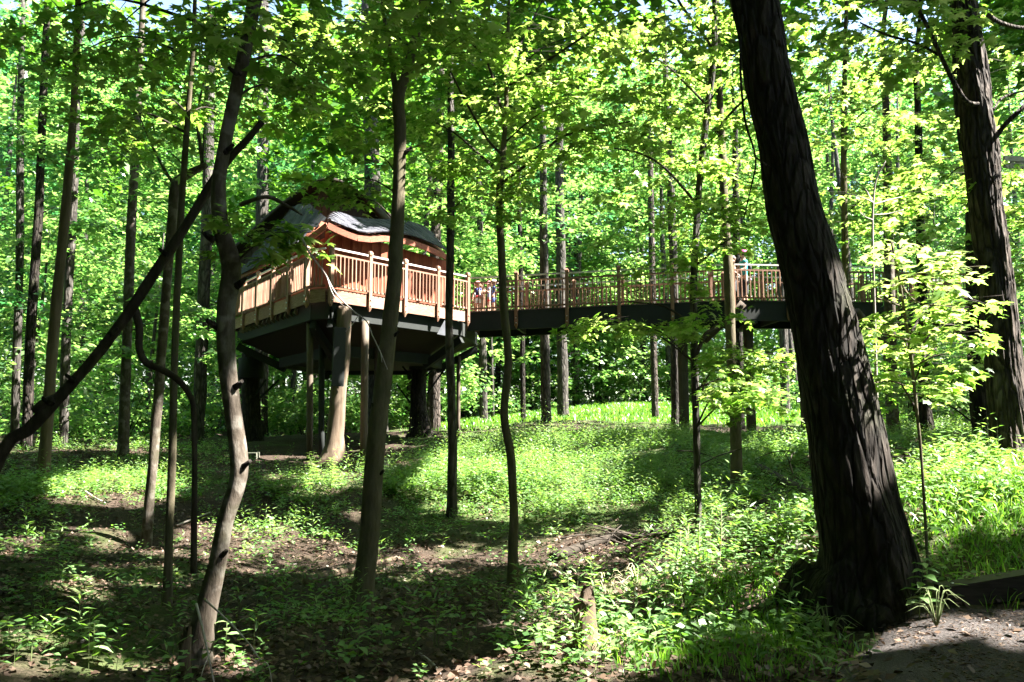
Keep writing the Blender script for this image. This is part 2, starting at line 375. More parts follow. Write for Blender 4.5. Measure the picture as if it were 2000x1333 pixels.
# ------------------------------------------------------------------ light shafts: where the sun finds its way through the canopy
LIT = []   # (centre, radius)
def lit_ground(px, py, r, dz=.2):
    p = on_ground(px, py); LIT.append((np.array((p.x, p.y, p.z + dz)), r))
def lit_at(px, py, Y, r): LIT.append((np.array(W(px, py, Y)), r))
for a in [(870,905,.9),(930,930,1.0),(980,960,.9),(1060,935,.9),(1110,970,.7),(1010,990,.8),(930,985,.7),(1160,915,.5),(1080,885,.8),(860,960,.6),
          (1260,885,.4),(1500,880,.7),(1550,900,.6),(1200,990,.5),(1060,1000,.6),
          (1340,1120,.42),(1400,1130,.45),(1470,1140,.45),(1540,1130,.45),(1580,1100,.4),(1360,1190,.4),(1440,1190,.4),(1520,1180,.35),(1290,1160,.3),
          (1140,1200,.4),(1190,1160,.35),(1220,1220,.4),(1120,1280,.35),(1050,1320,.3),(1220,1290,.3),(930,1320,.25),(880,1330,.2),(1000,1230,.2),(1300,1230,.3),
          (1800,1000,.5),(1860,980,.6),(1920,960,.6),(1980,930,.6),(1780,1040,.4),(1850,930,.5),(1960,985,.4),
          (180,960,.5),(230,965,.7),(290,945,.7),(130,975,.4),(260,985,.4),(200,940,.4),(320,970,.3),
          (150,1150,.25),(190,1165,.3),(110,1145,.2),(180,1140,.2),(640,945,.6),(600,960,.4),(700,930,.4),(590,930,.5),
          (860,1085,.25),(1100,1060,.35),(1120,1085,.4),(1060,1075,.2),(1080,1110,.2),(870,1095,.2),(1140,1060,.3),
          (1830,1255,.16),(1900,1245,.2),(1975,1238,.2),(1750,1268,.12),(60,1060,.15),(450,1300,.25),(240,1310,.2),(100,1290,.3),(60,1250,.2),(300,1080,.2),
          (540,1050,.12),(640,1060,.1),(400,1090,.15),(480,1090,.12),(700,1010,.2),(820,860,.6),(770,850,.6),(1100,855,.6),(1000,855,.7),(1160,1120,.25)]:
    lit_ground(*a)
for x in np.arange(-2, 16, 2.0):
    for y in (33.5, 38, 42.5, 47): LIT.append((np.array((x, y, g1(x, y) + .3)), 2.0))
for a in [(650,470,22.4,.8),(690,500,22.6,1.0),(740,530,23.2,1.1),(800,560,24,1.1),(860,590,24.8,1.0),(895,600,25.2,.6),(720,570,23,.9),(800,600,24,.8),
          (560,560,22.8,.55),(525,565,24,.7),(490,570,25.5,.7),(470,590,26.5,.6),(600,470,22.3,.3),(645,440,22.4,.3),
          (920,575,26.3,1.0),(945,575,26.3,1.2),(970,560,26,.6),(1050,570,25.8,.3),(1455,520,25,1.0),(700,610,22.5,.5),
          (1720,500,6.6,.35),(1780,520,6.6,.4),(1840,530,6.6,.4),(1890,520,6.7,.3),(1740,560,6.6,.3),(1700,470,6.6,.3),(1760,600,6.8,.2),
          (1500,760,9,.5),(1440,740,9,.4),(1400,260,11,.4),(1420,330,11,.4),(1390,400,11,.4),
          (652,860,21.9,.35),(658,790,21.9,.3),(455,760,6.2,.22),(460,900,6.2,.12),(295,860,12.5,.22),(292,930,12.5,.25),(1960,520,10,.6),(1970,640,10,.6),(1930,350,10,.5),(1900,200,10,.5),(1980,780,10,.5),
          (1640,250,12,.9),(1700,150,12,.9),(1740,330,12,.9),(1780,420,12,.8),(1600,420,12,.5),(1820,260,13,.8),(1560,100,12,.6),(1850,120,13,.6),
          (1000,340,13,.6),(950,390,13,.6),(1040,380,13,.6),(1350,140,12,.6),(1300,230,12,.6),(450,130,9,.5),(520,130,9,.5),(590,200,10,.4),
          (1010,190,10,.45),(1120,150,9.6,.4),(1290,160,11,.7),(1390,290,11,.7),(1470,150,11,.6),(880,110,15,.8),(300,590,22,1.0),(350,620,22,1.0),(390,640,22,.8),(760,130,10,.4),(1200,180,12,.5),(1150,320,12.5,.5)]:
    lit_at(*a)
LC = np.array([c for c, r in LIT]); LR = np.array([r for c, r in LIT]); S = np.array(SUN)
def shaded_ok(P, grow=1.0, pad=0.):
    """False where foliage at P would stand in one of the shafts"""
    keep = np.ones(len(P), bool)
    for i in range(0, len(P), 20000):
        v = P[i:i + 20000, None] - LC[None]
        t = v @ S; d = np.linalg.norm(v - t[..., None] * S, axis=-1)
        keep[i:i + 20000] = ~((t > 1.2 + LR[None] * .5) & (d < LR[None] * grow + pad)).any(1)
    return keep

# ------------------------------------------------------------------ ground and trail
def axis(lo, hi, c, fine, n):
    t = np.linspace(-1, 1, n); s = np.sinh(t * 4.2) / math.sinh(4.2)
    return np.unique(np.round(np.where(s < 0, c + s * (c - lo), c + s * (hi - c)), 4))
gx = axis(-300, 300, 0, .1, 261); gy = axis(-200, 420, 11, .1, 301)
XX, YY = np.meshgrid(gx, gy)
ZZ = G(XX.ravel(), YY.ravel())
def sm(a, b, x): t = np.clip((x - a) / (b - a), 0, 1); return t * t * (3 - 2 * t)
def green_of(x, y):
    lawn = sm(30, 34, y) * (1 - sm(48, 53, y)) * sm(-5, -1, x) * (1 - sm(16, 20, x))
    bank = sm(3.3, 4.6, x) * sm(6.2, 7.2, y) * (1 - sm(11, 14, y)) * (1 - sm(9, 12, x))
    mid = sm(13, 15, y) * (1 - sm(21, 23, y)) * sm(-3, -1.5, x) * (1 - sm(5, 8, x)) * .6
    return np.maximum(np.maximum(lawn, bank), mid)
nx, ny = len(gx), len(gy)
ii = (np.arange(ny - 1)[:, None] * nx + np.arange(nx - 1)[None]).ravel()
gme = np_mesh('ground', np.stack([XX.ravel(), YY.ravel(), ZZ], -1), np.stack([ii, ii + 1, ii + nx + 1, ii + nx], -1), {'green': ('POINT', green_of(XX.ravel(), YY.ravel()))})
go = mesh_obj('ground', gme, 'forest_floor', smooth=True); tag(go, 'brown leaf strewn forest floor rising towards the treehouse', 'ground', kind='structure')
# trail: a sheet of mulch in the lower right corner
tx = np.linspace(1.2, 7.5, 64); ty = np.linspace(2.2, 6.15, 40)
TX, TY = np.meshgrid(tx, ty)
edge = 1.35 + .35 * np.sin(ty * 2.3) + .25 * (ty - 2.2)
TX = edge[:, None] + (TX - 1.2) / 6.3 * (7.5 - edge[:, None])
TZ = G(TX.ravel(), TY.ravel()) + .012
n_ = len(tx); ii = (np.arange(len(ty) - 1)[:, None] * n_ + np.arange(n_ - 1)[None]).ravel()
tr = mesh_obj('trail', np_mesh('trail', np.stack([TX.ravel(), TY.ravel(), TZ], -1), np.stack([ii, ii + 1, ii + n_ + 1, ii + n_], -1)), 'mulch', smooth=True)
tag(tr, 'shredded bark mulch trail in the lower right corner', 'trail', kind='structure')
def landscape_timber(p, q, label):
    a = Vector(p); b = Vector(q); e = empty('landscape_timber', (a + b) / 2)
    tag(e, label, 'timber', 'timbers edging the trail')
    d = (b - a).normalized(); k = 6; ch = []
    for i in range(k):
        u = a.lerp(b, i / k); v = a.lerp(b, (i + 1) / k)
    ch.append(beam_data(a, b, .17, .17))
    mesh_obj('beam', mesh_from('beam', ch), 'timber', e)
    for t in (.08, .92):
        c = a.lerp(b, t); tube('spike', [c + Vector((0, 0, -.05)), c + Vector((0, 0, .006))], [.011, .011], 'bolt', e, seg=8, per=1)
p = W(1835, 1180, 6.35); q = W(2130, 1168, 6.45)
zt = max(g1(p.x, p.y), g1(q.x, q.y)) 
landscape_timber((p.x, 6.33, g1(p.x, 6.33) + .12), (q.x, 6.38, g1(q.x, 6.38) + .12), 'dark weathered timber edging the trail beside the leaning tree roots')

# ------------------------------------------------------------------ treehouse
ZS, ZD = 5.14, 5.50          # bottom of skirt board, deck top
def XY(px, Y): return Vector(((px - 1000) / F * Y * 1.0 / 1.0, Y, 0))
Kl, Kr = XY(601, 21.9), XY(637, 21.6)
Rr, L0 = XY(908, 25.6), XY(452, 27.7)
R2, B1, B2 = XY(938, 28.6), Vector((-3.2, 33, 0)), Vector((-8.4, 33.2, 0))
PLAN = [Kl, Kr, Rr, R2, B1, B2, L0]
TH = empty('treehouse', ((-5), 26.5, g1(-5, 26.5)))
tag(TH, 'wooden treehouse with slatted railing and shingled roof raised on poles', 'treehouse')
def ring_mesh(name, polyA, zA, polyB, zB):
    n = len(polyA); V = [(p.x, p.y, zA) for p in polyA] + [(p.x, p.y, zB) for p in polyB]
    me = bpy.data.meshes.new(name); me.from_pydata(V, [], [(i, (i + 1) % n, n + (i + 1) % n, n + i) for i in range(n)]); me.update(); return me
cen = sum(PLAN, Vector()) / len(PLAN)
def scaled(poly, s): return [cen + (p - cen) * s for p in poly]
def slab(name, poly, z0, z1, m, parent):
    n = len(poly); V = [(p.x, p.y, z0) for p in poly] + [(p.x, p.y, z1) for p in poly]
    Fc = [tuple(range(n - 1, -1, -1)), tuple(range(n, 2 * n))] + [(i, (i + 1) % n, n + (i + 1) % n, n + i) for i in range(n)]
    me = bpy.data.meshes.new(name); me.from_pydata(V, [], Fc); me.update(); return mesh_obj(name, me, m, parent)
slab('deck', scaled(PLAN, .985), ZD - .06, ZD, 'weathered_deck', TH)
slab('subfloor', scaled(PLAN, .93), ZS - .02, ZD - .10, 'steel_dark', TH)
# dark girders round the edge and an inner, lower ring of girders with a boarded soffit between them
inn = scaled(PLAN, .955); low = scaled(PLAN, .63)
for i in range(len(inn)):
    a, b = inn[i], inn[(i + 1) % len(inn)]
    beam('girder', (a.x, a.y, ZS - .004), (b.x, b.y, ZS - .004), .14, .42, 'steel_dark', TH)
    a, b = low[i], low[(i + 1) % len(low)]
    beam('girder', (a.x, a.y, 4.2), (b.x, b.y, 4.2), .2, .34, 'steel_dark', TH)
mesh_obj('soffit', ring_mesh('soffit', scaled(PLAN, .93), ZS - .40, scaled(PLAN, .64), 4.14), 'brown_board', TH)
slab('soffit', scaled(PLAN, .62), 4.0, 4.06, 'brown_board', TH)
for i, p in enumerate(scaled(PLAN, .95)):            # knee braces along the corners
    q = cen + (p - cen) * .62
    beam('knee_brace', (q.x, q.y, 3.92), (p.x, p.y, ZS - .44), .16, .24, 'steel_dark', TH)
# joists showing under the left overhang
dl = (L0 - Kl)
for k in range(14):
    a = Kl + dl * (.16 + k * .056); b = a + (cen - a) * .22
    beam('joist', (a.x, a.y, ZS + .02), (b.x, b.y, ZS - .30), .05, .16, 'weathered_deck', TH)
BAL = box_mesh('baluster', .032, .032, .82, .004)
POSTM = {}
def post_mesh(h, w=.105):
    key = (round(h, 2), w)
    if key in POSTM: return POSTM[key]
    prof = [(0, .15), (.10, w / 2)] ; V = []; Fc = []
    rows = [(0., .012), (.11, w / 2), (h - .17, w / 2), (h - .165, w * .38), (h - .14, w * .38), (h - .13, w * .55), (h - .07, w * .62), (h - .02, w * .4), (h, .01)]
    for z, r in rows: V += [(-r, -r, z), (r, -r, z), (r, r, z), (-r, r, z)]
    for i in range(len(rows) - 1):
        for j in range(4): Fc.append((i * 4 + j, i * 4 + (j + 1) % 4, i * 4 + 4 + (j + 1) % 4, i * 4 + 4 + j))
    Fc += [(3, 2, 1, 0), tuple(len(V) - 4 + j for j in range(4))]
    me = bpy.data.meshes.new('post'); me.from_pydata(V, [], Fc); me.update(); POSTM[key] = me; return me
BOLT = mesh_from('bolt', [tube_data([(0, 0, 0), (0, -.03, 0)], [.022, .016], seg=8, per=1)])
def railing(thing, a, b, z0a, z0b, npost, outward, skirt=True, hand='cedar', post_drop=.25, spacing=.128, part='railing', joined=False, ends=(True, True), post_h=1.72):
    """guard railing from a to b standing on deck height z0a..z0b; outward is the unit vector away from the deck"""
    r = empty(part, (a + b) / 2 + Vector((0, 0, z0a)) - wloc(thing), thing)
    n = outward; d = (b - a).normalized(); L = (b - a).length; az = math.atan2(d.y, d.x)
    def at(t, z=0, o=0): p = a.lerp(b, t) + n * o; return Vector((p.x, p.y, z0a + (z0b - z0a) * t + z))
    pm = post_mesh(post_h)
    for i in range(npost + 1):
        if (i == 0 and not ends[0]) or (i == npost and not ends[1]): continue
        p = at(i / npost, -post_drop - .25, .10)
        po = inst('post', pm, 'cedar', r, p, (0, 0, az))
        for dz in (.17, .33):
            o = inst('bolt', BOLT, 'bolt', r, p + Vector((0, 0, dz)) + n * .052, (0, 0, math.atan2(n.y, n.x) + R(90)))
    for i in range(npost):                                   # rails run from post to post
        t0, t1 = i / npost + .056 / L, (i + 1) / npost - .056 / L
        beam('top_rail', at(t0, .93, .10), at(t1, .93, .10), .085, .045, 'cedar_board', r)
        beam('bottom_rail', at(t0, .09, .10), at(t1, .09, .10), .06, .05, 'cedar_board', r)
        beam('hand_rail', at(t0, 1.10, .10), at(t1, 1.10, .10), .045, .045, hand, r)
        if skirt: beam('skirt_board', at(t0, -.005, .06), at(t1, -.005, .06), .035, .36, 'cedar_board', r)
        nb = max(1, int((t1 - t0) * L / spacing)); ch = []
        for k in range(nb):
            p = at(t0 + (t1 - t0) * (k + .5) / nb, .065, .145)
            if joined:
                V = np.array([tuple(v.co) for v in BAL.vertices]) + np.array(tuple(p)); ch.append((V, [], [tuple(pl.vertices) for pl in BAL.polygons]))
            else: inst('baluster', BAL, 'cedar', r, p, (random.uniform(-.008, .008), random.uniform(-.008, .008), az))
        if joined: mesh_obj('balusters', mesh_from('balusters', ch), 'cedar', r)['kind'] = 'stuff'
    return r
def outw(a, b):
    d = (b - a).normalized(); n = Vector((d.y, -d.x, 0))
    return n if n.dot((a + b) / 2 - cen) > 0 else -n
railing(TH, Kr, Rr, ZD, ZD, 4, outw(Kr, Rr), hand='rail_metal')
railing(TH, Kl, Kr, ZD, ZD, 1, outw(Kl, Kr), ends=(False, False), hand='rail_metal')
railing(TH, L0, Kl, ZD, ZD, 5, outw(L0, Kl), hand='rail_metal')
railing(TH, R2, B1, ZD, ZD, 3, outw(R2, B1), spacing=.26)
railing(TH, B2, L0, ZD, ZD, 3, outw(B2, L0), spacing=.26)
# cabin walls of upright red boards
C0, C1, C2 = XY(645, 23.3), XY(884, 26.6), XY(476, 28.6)
C3 = Vector((-4.2, 31.2, 0)); C4 = Vector((-7.6, 31.3, 0))
wall = empty('cabin_wall', Vector((C0.x, C0.y, ZD)) - TH.location, TH)
WB = box_mesh('wall_board', .172, .03, 1.0)
def wall_face(a, b, za, zb):
    d = b - a; L = d.length; n = max(1, int(L / .18)); az = math.atan2(d.y, d.x)
    for k in range(n):
        t = (k + .5) / n; p = a.lerp(b, t); h = za + (zb - za) * t - ZD
        inst('wall_board', WB, 'red_board', wall, (p.x, p.y, ZD), (0, 0, az), (L / n / .172 * .97, 1, h))
    beam('wall_backing', (a.x, a.y, min(za, zb)), (b.x, b.y, min(za, zb)), .02, min(za, zb) - ZD, 'brown_board', wall)
wall_face(C0, C1, 7.5, 7.25); wall_face(C2, C0, 6.95, 7.45); wall_face(C1, C3, 7.2, 7.2); wall_face(C4, C2, 7.0, 6.95)
# lower roof: two curved slopes meeting in a ridge at the corner gable, laid with single shingles
def curve_pts(pl, n):
    P, _ = catmull([tuple(x) for x in pl], [0] * len(pl), 12); t = np.linspace(0, len(P) - 1, n); i = np.minimum(t.astype(int), len(P) - 2); f = (t - i)[:, None]
    return P[i] * (1 - f) + P[i + 1] * f
roof = empty('roof', Vector(W(640, 430, 22.5)) - TH.location, TH)
SH = bpy.data.meshes.new('shingle'); SH.from_pydata([(-.5, 0, 0), (.5, 0, 0), (.5, 1, 0), (-.5, 1, 0), (-.5, 0, -.06), (.5, 0, -.06), (.5, 1, -.01), (-.5, 1, -.01)], [], [(0, 1, 2, 3), (0, 4, 5, 1), (1, 5, 6, 2), (3, 7, 4, 0)]); SH.update()
def slope(edge_low, edge_high, rows, cols, part='shingle'):
    A = curve_pts(edge_low, cols + 1); B = curve_pts(edge_high, cols + 1)
    n = len(A); V = np.vstack([A - [0, 0, .16], B - [0, 0, .16]])
    me = np_mesh('roof_deck', V, np.array([(i, i + 1, n + i + 1, n + i) for i in range(n - 1)]))
    ro = mesh_obj('roof_deck', me, 'eave_wood', roof)
    so = ro.modifiers.new('s', 'SOLIDIFY'); so.thickness = .05
    for r in range(rows):
        for c in range(cols):
            cc = c + (.5 if r % 2 else 0)
            if cc + 1 > cols: continue
            def pt(u, v):
                i = min(int(u), cols - 1); f = u - i
                return Vector(((A[i] * (1 - f) + A[i + 1] * f) * (1 - v) + (B[i] * (1 - f) + B[i + 1] * f) * v).tolist())
            v0 = r / rows - .01; v1 = min(1.0, (r + 1.25) / rows)
            p0, p1, q0 = pt(cc, v0), pt(cc + 1, v0), pt(cc + .5, v1)
            m0 = (p0 + p1) / 2; ex = (p1 - p0); ey = (q0 - m0); nz = ex.cross(ey)
            if nz.z < 0: nz = -nz
            nz.normalize()
            ln = ey.length * random.uniform(.96, 1.05); w = ex.length * random.uniform(.9, .97)
            exn = ex.normalized(); eyn = nz.cross(exn)
            if eyn.dot(ey) < 0: exn = -exn; eyn = -eyn
            M = Matrix((exn * w, eyn * ln, nz * .55)).transposed().to_4x4()
            M.translation = m0 + nz * (.045 + random.uniform(-.004, .005)) - wloc(roof)
            o = bpy.data.objects.new('shingle', SH); COL.objects.link(o); o.parent = roof
            if not SH.materials: SH.materials.append(MATS['shingle'])
            o.matrix_local = M
PK = W(640, 430, 22.5)
slope([W(583, 474, 22.9), W(540, 500, 24.3), W(505, 520, 26), W(465, 540, 28.2)], [PK, W(622, 414, 23.5), W(600, 400, 25), W(570, 408, 27.2)], 9, 15)
slope([PK + Vector((.05, .1, -.02)), W(675, 445, 22.75), W(712, 456, 23.1), W(762, 454, 23.9), W(820, 467, 25), W(874, 492, 26.2)],
      [PK + Vector((.0, .9, .25)), W(664, 420, 24), W(700, 428, 24.8), W(745, 432, 25.6), W(800, 436, 26.6), W(840, 450, 27.4)], 6, 22)
for pl in ([PK, W(612, 452, 22.68), W(583, 475, 22.9), W(545, 499, 24.1)], [PK, W(675, 447, 22.72), W(712, 458, 23.05), W(762, 457, 23.85), W(820, 470, 24.95), W(874, 495, 26.15)]):
    P = curve_pts([x + Vector((0, -.03, -.16)) for x in pl], 10)
    mesh_obj('fascia', mesh_from('fascia', [beam_data(P[i], P[i + 1], .05, .17, False) for i in range(9)]), 'eave_wood', roof)
# gable infill under the peak: short upright boards
for k in range(9):
    t = k / 8; x = 600 + t * 150; Y = 22.95 + abs(x - 640) * .009
    yt = 438 + (640 - x) * .74 if x < 640 else 438 + min(x - 640, 72) * .36
    p = W(x, 505, Y); q = W(x, yt + 12, Y)
    inst('wall_board', WB, 'red_board', wall, p, (0, 0, R(40 if x > 640 else -50) ), (1.25, 1, max(.2, q.z - p.z)))
# upper dark arched roof behind
arch = [W(452, 508, 29), W(500, 462, 28.2), W(552, 416, 27.4), W(598, 382, 26.9), W(638, 363, 26.6), W(672, 366, 26.7), W(705, 388, 27.0), W(745, 432, 27.6)]
A = curve_pts(arch, 25)
up = empty('arched_roof', Vector(A[12].tolist()) - TH.location, TH)
UB = box_mesh('gable_board', 1, .04, 1)
for i in range(24):
    a, b = Vector(A[i].tolist()), Vector(A[i + 1].tolist()); z = min(a.z, b.z) - .02; d = (b - a); d.z = 0
    m = (a + b) / 2
    inst('gable_board', UB, 'brown_board', up, (m.x, m.y, 6.6), (0, 0, math.atan2(d.y, d.x)), (d.length * .95, 1, (a.z + b.z) / 2 - 6.6))
back = A + np.array([1.2, 4.6, -.1])
V = np.vstack([A + [-.05, -.35, .03], back]); n = len(A)
ro = mesh_obj('roof_shell', np_mesh('roof_shell', V, np.array([(i, i + 1, n + i + 1, n + i) for i in range(n - 1)])), 'brown_board', up, True)
s_ = ro.modifiers.new('s', 'SOLIDIFY'); s_.thickness = .12; s_.offset = 1
for i in (5, 10):   # slim grey struts on the arch face
    a = Vector(A[i].tolist()); beam('strut', a + Vector((0, -.1, -.3)), a + Vector((.35, -.12, -1.35)), .09, .09, 'grey_board', up)
# poles under the deck and the gusset plate in the sun
for (x0, y0, x1, y1, Y, w, nm) in [(605,640,605,905,22.6,13,'pole'),(629,650,628,885,24.2,12,'steel_dark'),(713,650,710,908,22.4,15,'pole'),(737,670,735,880,24.4,11,'pole'),(896,680,895,842,28.2,8,'pole')]:
    b = W(x1, y1, Y); t = W(x0, y0, Y); t.z = 4.72 if Y < 23 else 4.3; b.z = g1(b.x, b.y) - .1
    tube('support_pole', [b, b.lerp(t, .5), t], [w / F * Y / 2] * 3, nm, TH, seg=12, per=2)
pl = W(868, 640, 24.6)
mesh_obj('gusset_plate', mesh_from('gusset_plate', [(np.array([tuple(pl + Vector(v)) for v in [(-.22, 0, -.2), (.2, .05, -.28), (.2, .05, .2), (0, .02, .22), (-.22, .04, -.2), (.2, .09, -.28), (.2, .09, .2), (0, .06, .22)]]), [(0, 1, 2, 3), (7, 6, 5, 4), (0, 4, 5, 1), (1, 5, 6, 2), (2, 6, 7, 3), (3, 7, 4, 0)], [])]), 'plate', TH)

# ------------------------------------------------------------------ footbridge
zb0, zb1, zb2 = 5.58, 5.70, 5.72
P0, P1, P2 = XY(912, 26.3), XY(1425, 24.7), XY(1960, 25.6)
FB = empty('footbridge', ((P1.x), P1.y, g1(P1.x, P1.y)))
tag(FB, 'long elevated wooden footbridge with slatted railings joining the treehouse from the right', 'footbridge')
def bridge_seg(a, b, za, zb, npost, far_joined, ends):
    d = (b - a).normalized(); n = Vector((d.y, -d.x, 0))
    if n.y > 0: n = -n
    wd = 1.7
    fa, fb = a - n * wd, b - n * wd
    railing(FB, a, b, za, zb, npost, n, skirt=False, hand='rail_metal', post_drop=.38, spacing=.135, ends=ends, post_h=1.86)
    railing(FB, fa, fb, za, zb, npost, -n, skirt=False, hand='rail_metal', post_drop=.38, spacing=.135, ends=ends, joined=far_joined, post_h=1.86)
    L = (b - a).length; k = int(L / .145); ch = []
    for i in range(k):
        t = (i + .5) / k; p = a.lerp(b, t); q = fa.lerp(fb, t); z = za + (zb - za) * t
        ch.append(beam_data((p.x, p.y, z), (q.x, q.y, z + .0004), .138, .04))
    mesh_obj('deck', mesh_from('deck', ch), 'weathered_deck', FB)
    for (u, v) in ((a, b), (fa, fb)):
        s = n * (.03 if u is a else -.03)
        beam('girder', (u.x + s.x, u.y + s.y, za - .045), (v.x + s.x, v.y + s.y, zb - .045), .09, .6, 'steel_dark', FB)
    for i in range(1, int(L / 1.6)):
        t = i * 1.6 / L; p = a.lerp(b, t); q = fa.lerp(fb, t); z = za + (zb - za) * t
        beam('cross_beam', (p.x, p.y, z - .2), (q.x, q.y, z - .2), .08, .4, 'steel_dark', FB)
    return fa, fb, n
fa, fb, n1 = bridge_seg(P0, P1, zb0, zb1, 5, False, (True, True))
fa2, fb2, n2 = bridge_seg(P1 + Vector((.16, 0, 0)), P2, zb1, zb2, 5, True, (True, True))
for (px, Y, w, py) in [(1335, 25.6, 20, 842), (1465, 25.5, 19, 850), (1575, 25.6, 26, 835), (1740, 26, 22, 760), (1805, 26.3, 20, 760), (1908, 26.6, 26, 760)]:
    b = XY(px, Y); b.z = g1(b.x, b.y) - .15
    t = Vector((b.x, b.y, 5.02))
    tube('support_pole', [b, b.lerp(t, .5), t], [w / F * Y / 2] * 3, 'pole', FB, seg=14, per=2)
    beam('cap_beam', (b.x - .1, b.y - 1.0, 5.08), (b.x + .1, b.y + 1.2, 5.08), .2, .12, 'steel_dark', FB)
for (x0, y0, x1, y1, Y) in [(1372, 668, 1452, 592, 25.2), (1722, 668, 1672, 608, 25.4)]:
    p, q = W(x0, y0, Y), W(x1, y1, Y - .6)
    tube('brace', [p, p.lerp(q, .5), q], [.13, .125, .12], 'pole', FB, seg=10, per=2)
# grey boards of a neighbouring platform at the right edge
e = empty('board_platform', W(1985, 318, 16)); tag(e, 'weathered grey board edge of a platform at the right border', 'platform')
for k, (y, dy) in enumerate([(305, 0), (318, .02)]):
    p, q = W(1960, y, 16), W(2090, y + 6, 16.4)
    beam('board', p, q, .05, .11, 'grey_board', e)
p, q = W(1990, 312, 16.1), W(2090, 312, 18); beam('beam', p + Vector((0, .1, -.02)), q, .1, .15, 'grey_board', e)
p = W(2080, 318, 16.3); tube('post', [Vector((p.x, p.y, g1(p.x, p.y) - .1)), p], [.1, .1], 'pole', e, seg=10, per=1)

def block(px, py, sx, sy, sz, m, name, label, cat, rz=0):
    p = on_ground(px, py); me = box_mesh(name, sx, sy, sz, .02)
    o = mesh_obj(name, me, m); o.location = (p.x, p.y, p.z - .05); o.rotation_euler = (.03, -.02, rz); tag(o, label, cat); return o
block(741, 916, .42, .35, .3, 'concrete', 'footing_block', 'pale concrete footing block beside the forked trunk', 'block', .3)
block(482, 893, .6, .5, .16, 'stone', 'stone_block', 'low grey stone block in the shade left of the poles', 'block', .1)

# ------------------------------------------------------------------ trees
def lift(P, h=0):
    return P
TREES = {}
def tree(name, label, base, Y, path, bark, group=None, top=None, limbs=(), seg=12, rough=.1, per=4, flare=None, cat='tree', ridge=0., bark_br=None, sink=.2, depth=0.):
    """path: (px, py, width px) from the bottom up, seen at depth Y; top: height to which the stem goes on above the frame"""
    pts = []; rad = []
    n = len(path)
    for i, (x, y, w) in enumerate(path):
        YY = Y + depth * i / max(1, n - 1)
        p = W(x, y, YY); pts.append(p); rad.append(max(.004, w / F * YY / 2))
    gz = g1(pts[0].x, pts[0].y)
    pts[0].z = gz
    r0 = rad[0] * 1.06
    pts.insert(0, pts[0] + Vector((0, 0, -sink))); rad.insert(0, r0)
    if top and pts[-1].z < top:
        d = (pts[-1] - pts[-2]).normalized(); d = Vector((d.x * .5, d.y * .5, 1)).normalized(); h0 = pts[-1].z; r = rad[-1]; p = pts[-1]
        for k in (1, 2, 3):
            s = (top - h0) / 3
            pts.append(p + d * (s * k) + Vector((random.uniform(-.15, .15), random.uniform(-.15, .15), 0))); rad.append(r * (1 - .27 * k))
    t = empty(name, (pts[1].x, pts[1].y, gz)); tag(t, label, cat, group)
    tr = tube('trunk', pts, rad, bark, t, seg=seg, rough=rough, per=per, seed=hash(label) % 1000 if False else int(sum(map(ord, label))), flare=flare, ridge=ridge)
    for lb in limbs:
        P = [W(x, y, Y + dy) for (x, y, w, dy) in lb]; rr = [max(.003, w / F * Y / 2) for (x, y, w, dy) in lb]
        tube('branch', P, rr, bark_br or bark, t, seg=8, rough=.08, per=4, seed=len(lb))
    t['_'] = 0; del t['_']
    TREES[label] = (t, pts, rad); return t

def flare_big(P, a):
    z0 = P[:, 2].min() + .2
    h = np.clip(P[:, 2] - z0, 0, 3)[:, None]
    lob = 1 + .7 * np.exp(-h / .36) * (np.maximum(0, np.cos(a[None] * 2.5 + .4)) ** 2) + .05 * np.exp(-h / .8) + .05 * np.cos(5 * a[None] + 1) * np.exp(-h / 1.5)
    return lob
def flare_small(P, a):
    z0 = P[:, 2].min() + .2
    h = np.clip(P[:, 2] - z0, 0, 3)[:, None]
    return 1 + .35 * np.exp(-h / .15) * (.6 + .4 * np.cos(a[None] * 3 + 1))
big = tree('leaning_tree', 'huge dark leaning trunk in the right foreground', None, 6.6,
     [(1672,1215,185),(1690,1160,176),(1692,1080,158),(1668,950,142),(1642,800,135),(1610,650,126),(1578,510,112),(1550,400,102),(1520,250,92),(1492,100,92),(1470,-20,96),(1455,-140,96)],
     'bark_dark', top=13, seg=150, per=14, rough=.05, flare=flare_big, ridge=.024, sink=.3,
     limbs=[[(1450,30,6,-.1),(1446,110,5,-.2),(1448,170,5,-.25),(1456,240,4.5,-.3),(1476,310,4,-.3),(1466,370,3,-.3),(1452,430,2.5,-.3)],
            [(1474,306,3.5,-.3),(1490,318,3.5,-.25),(1506,328,4,-.1)]])
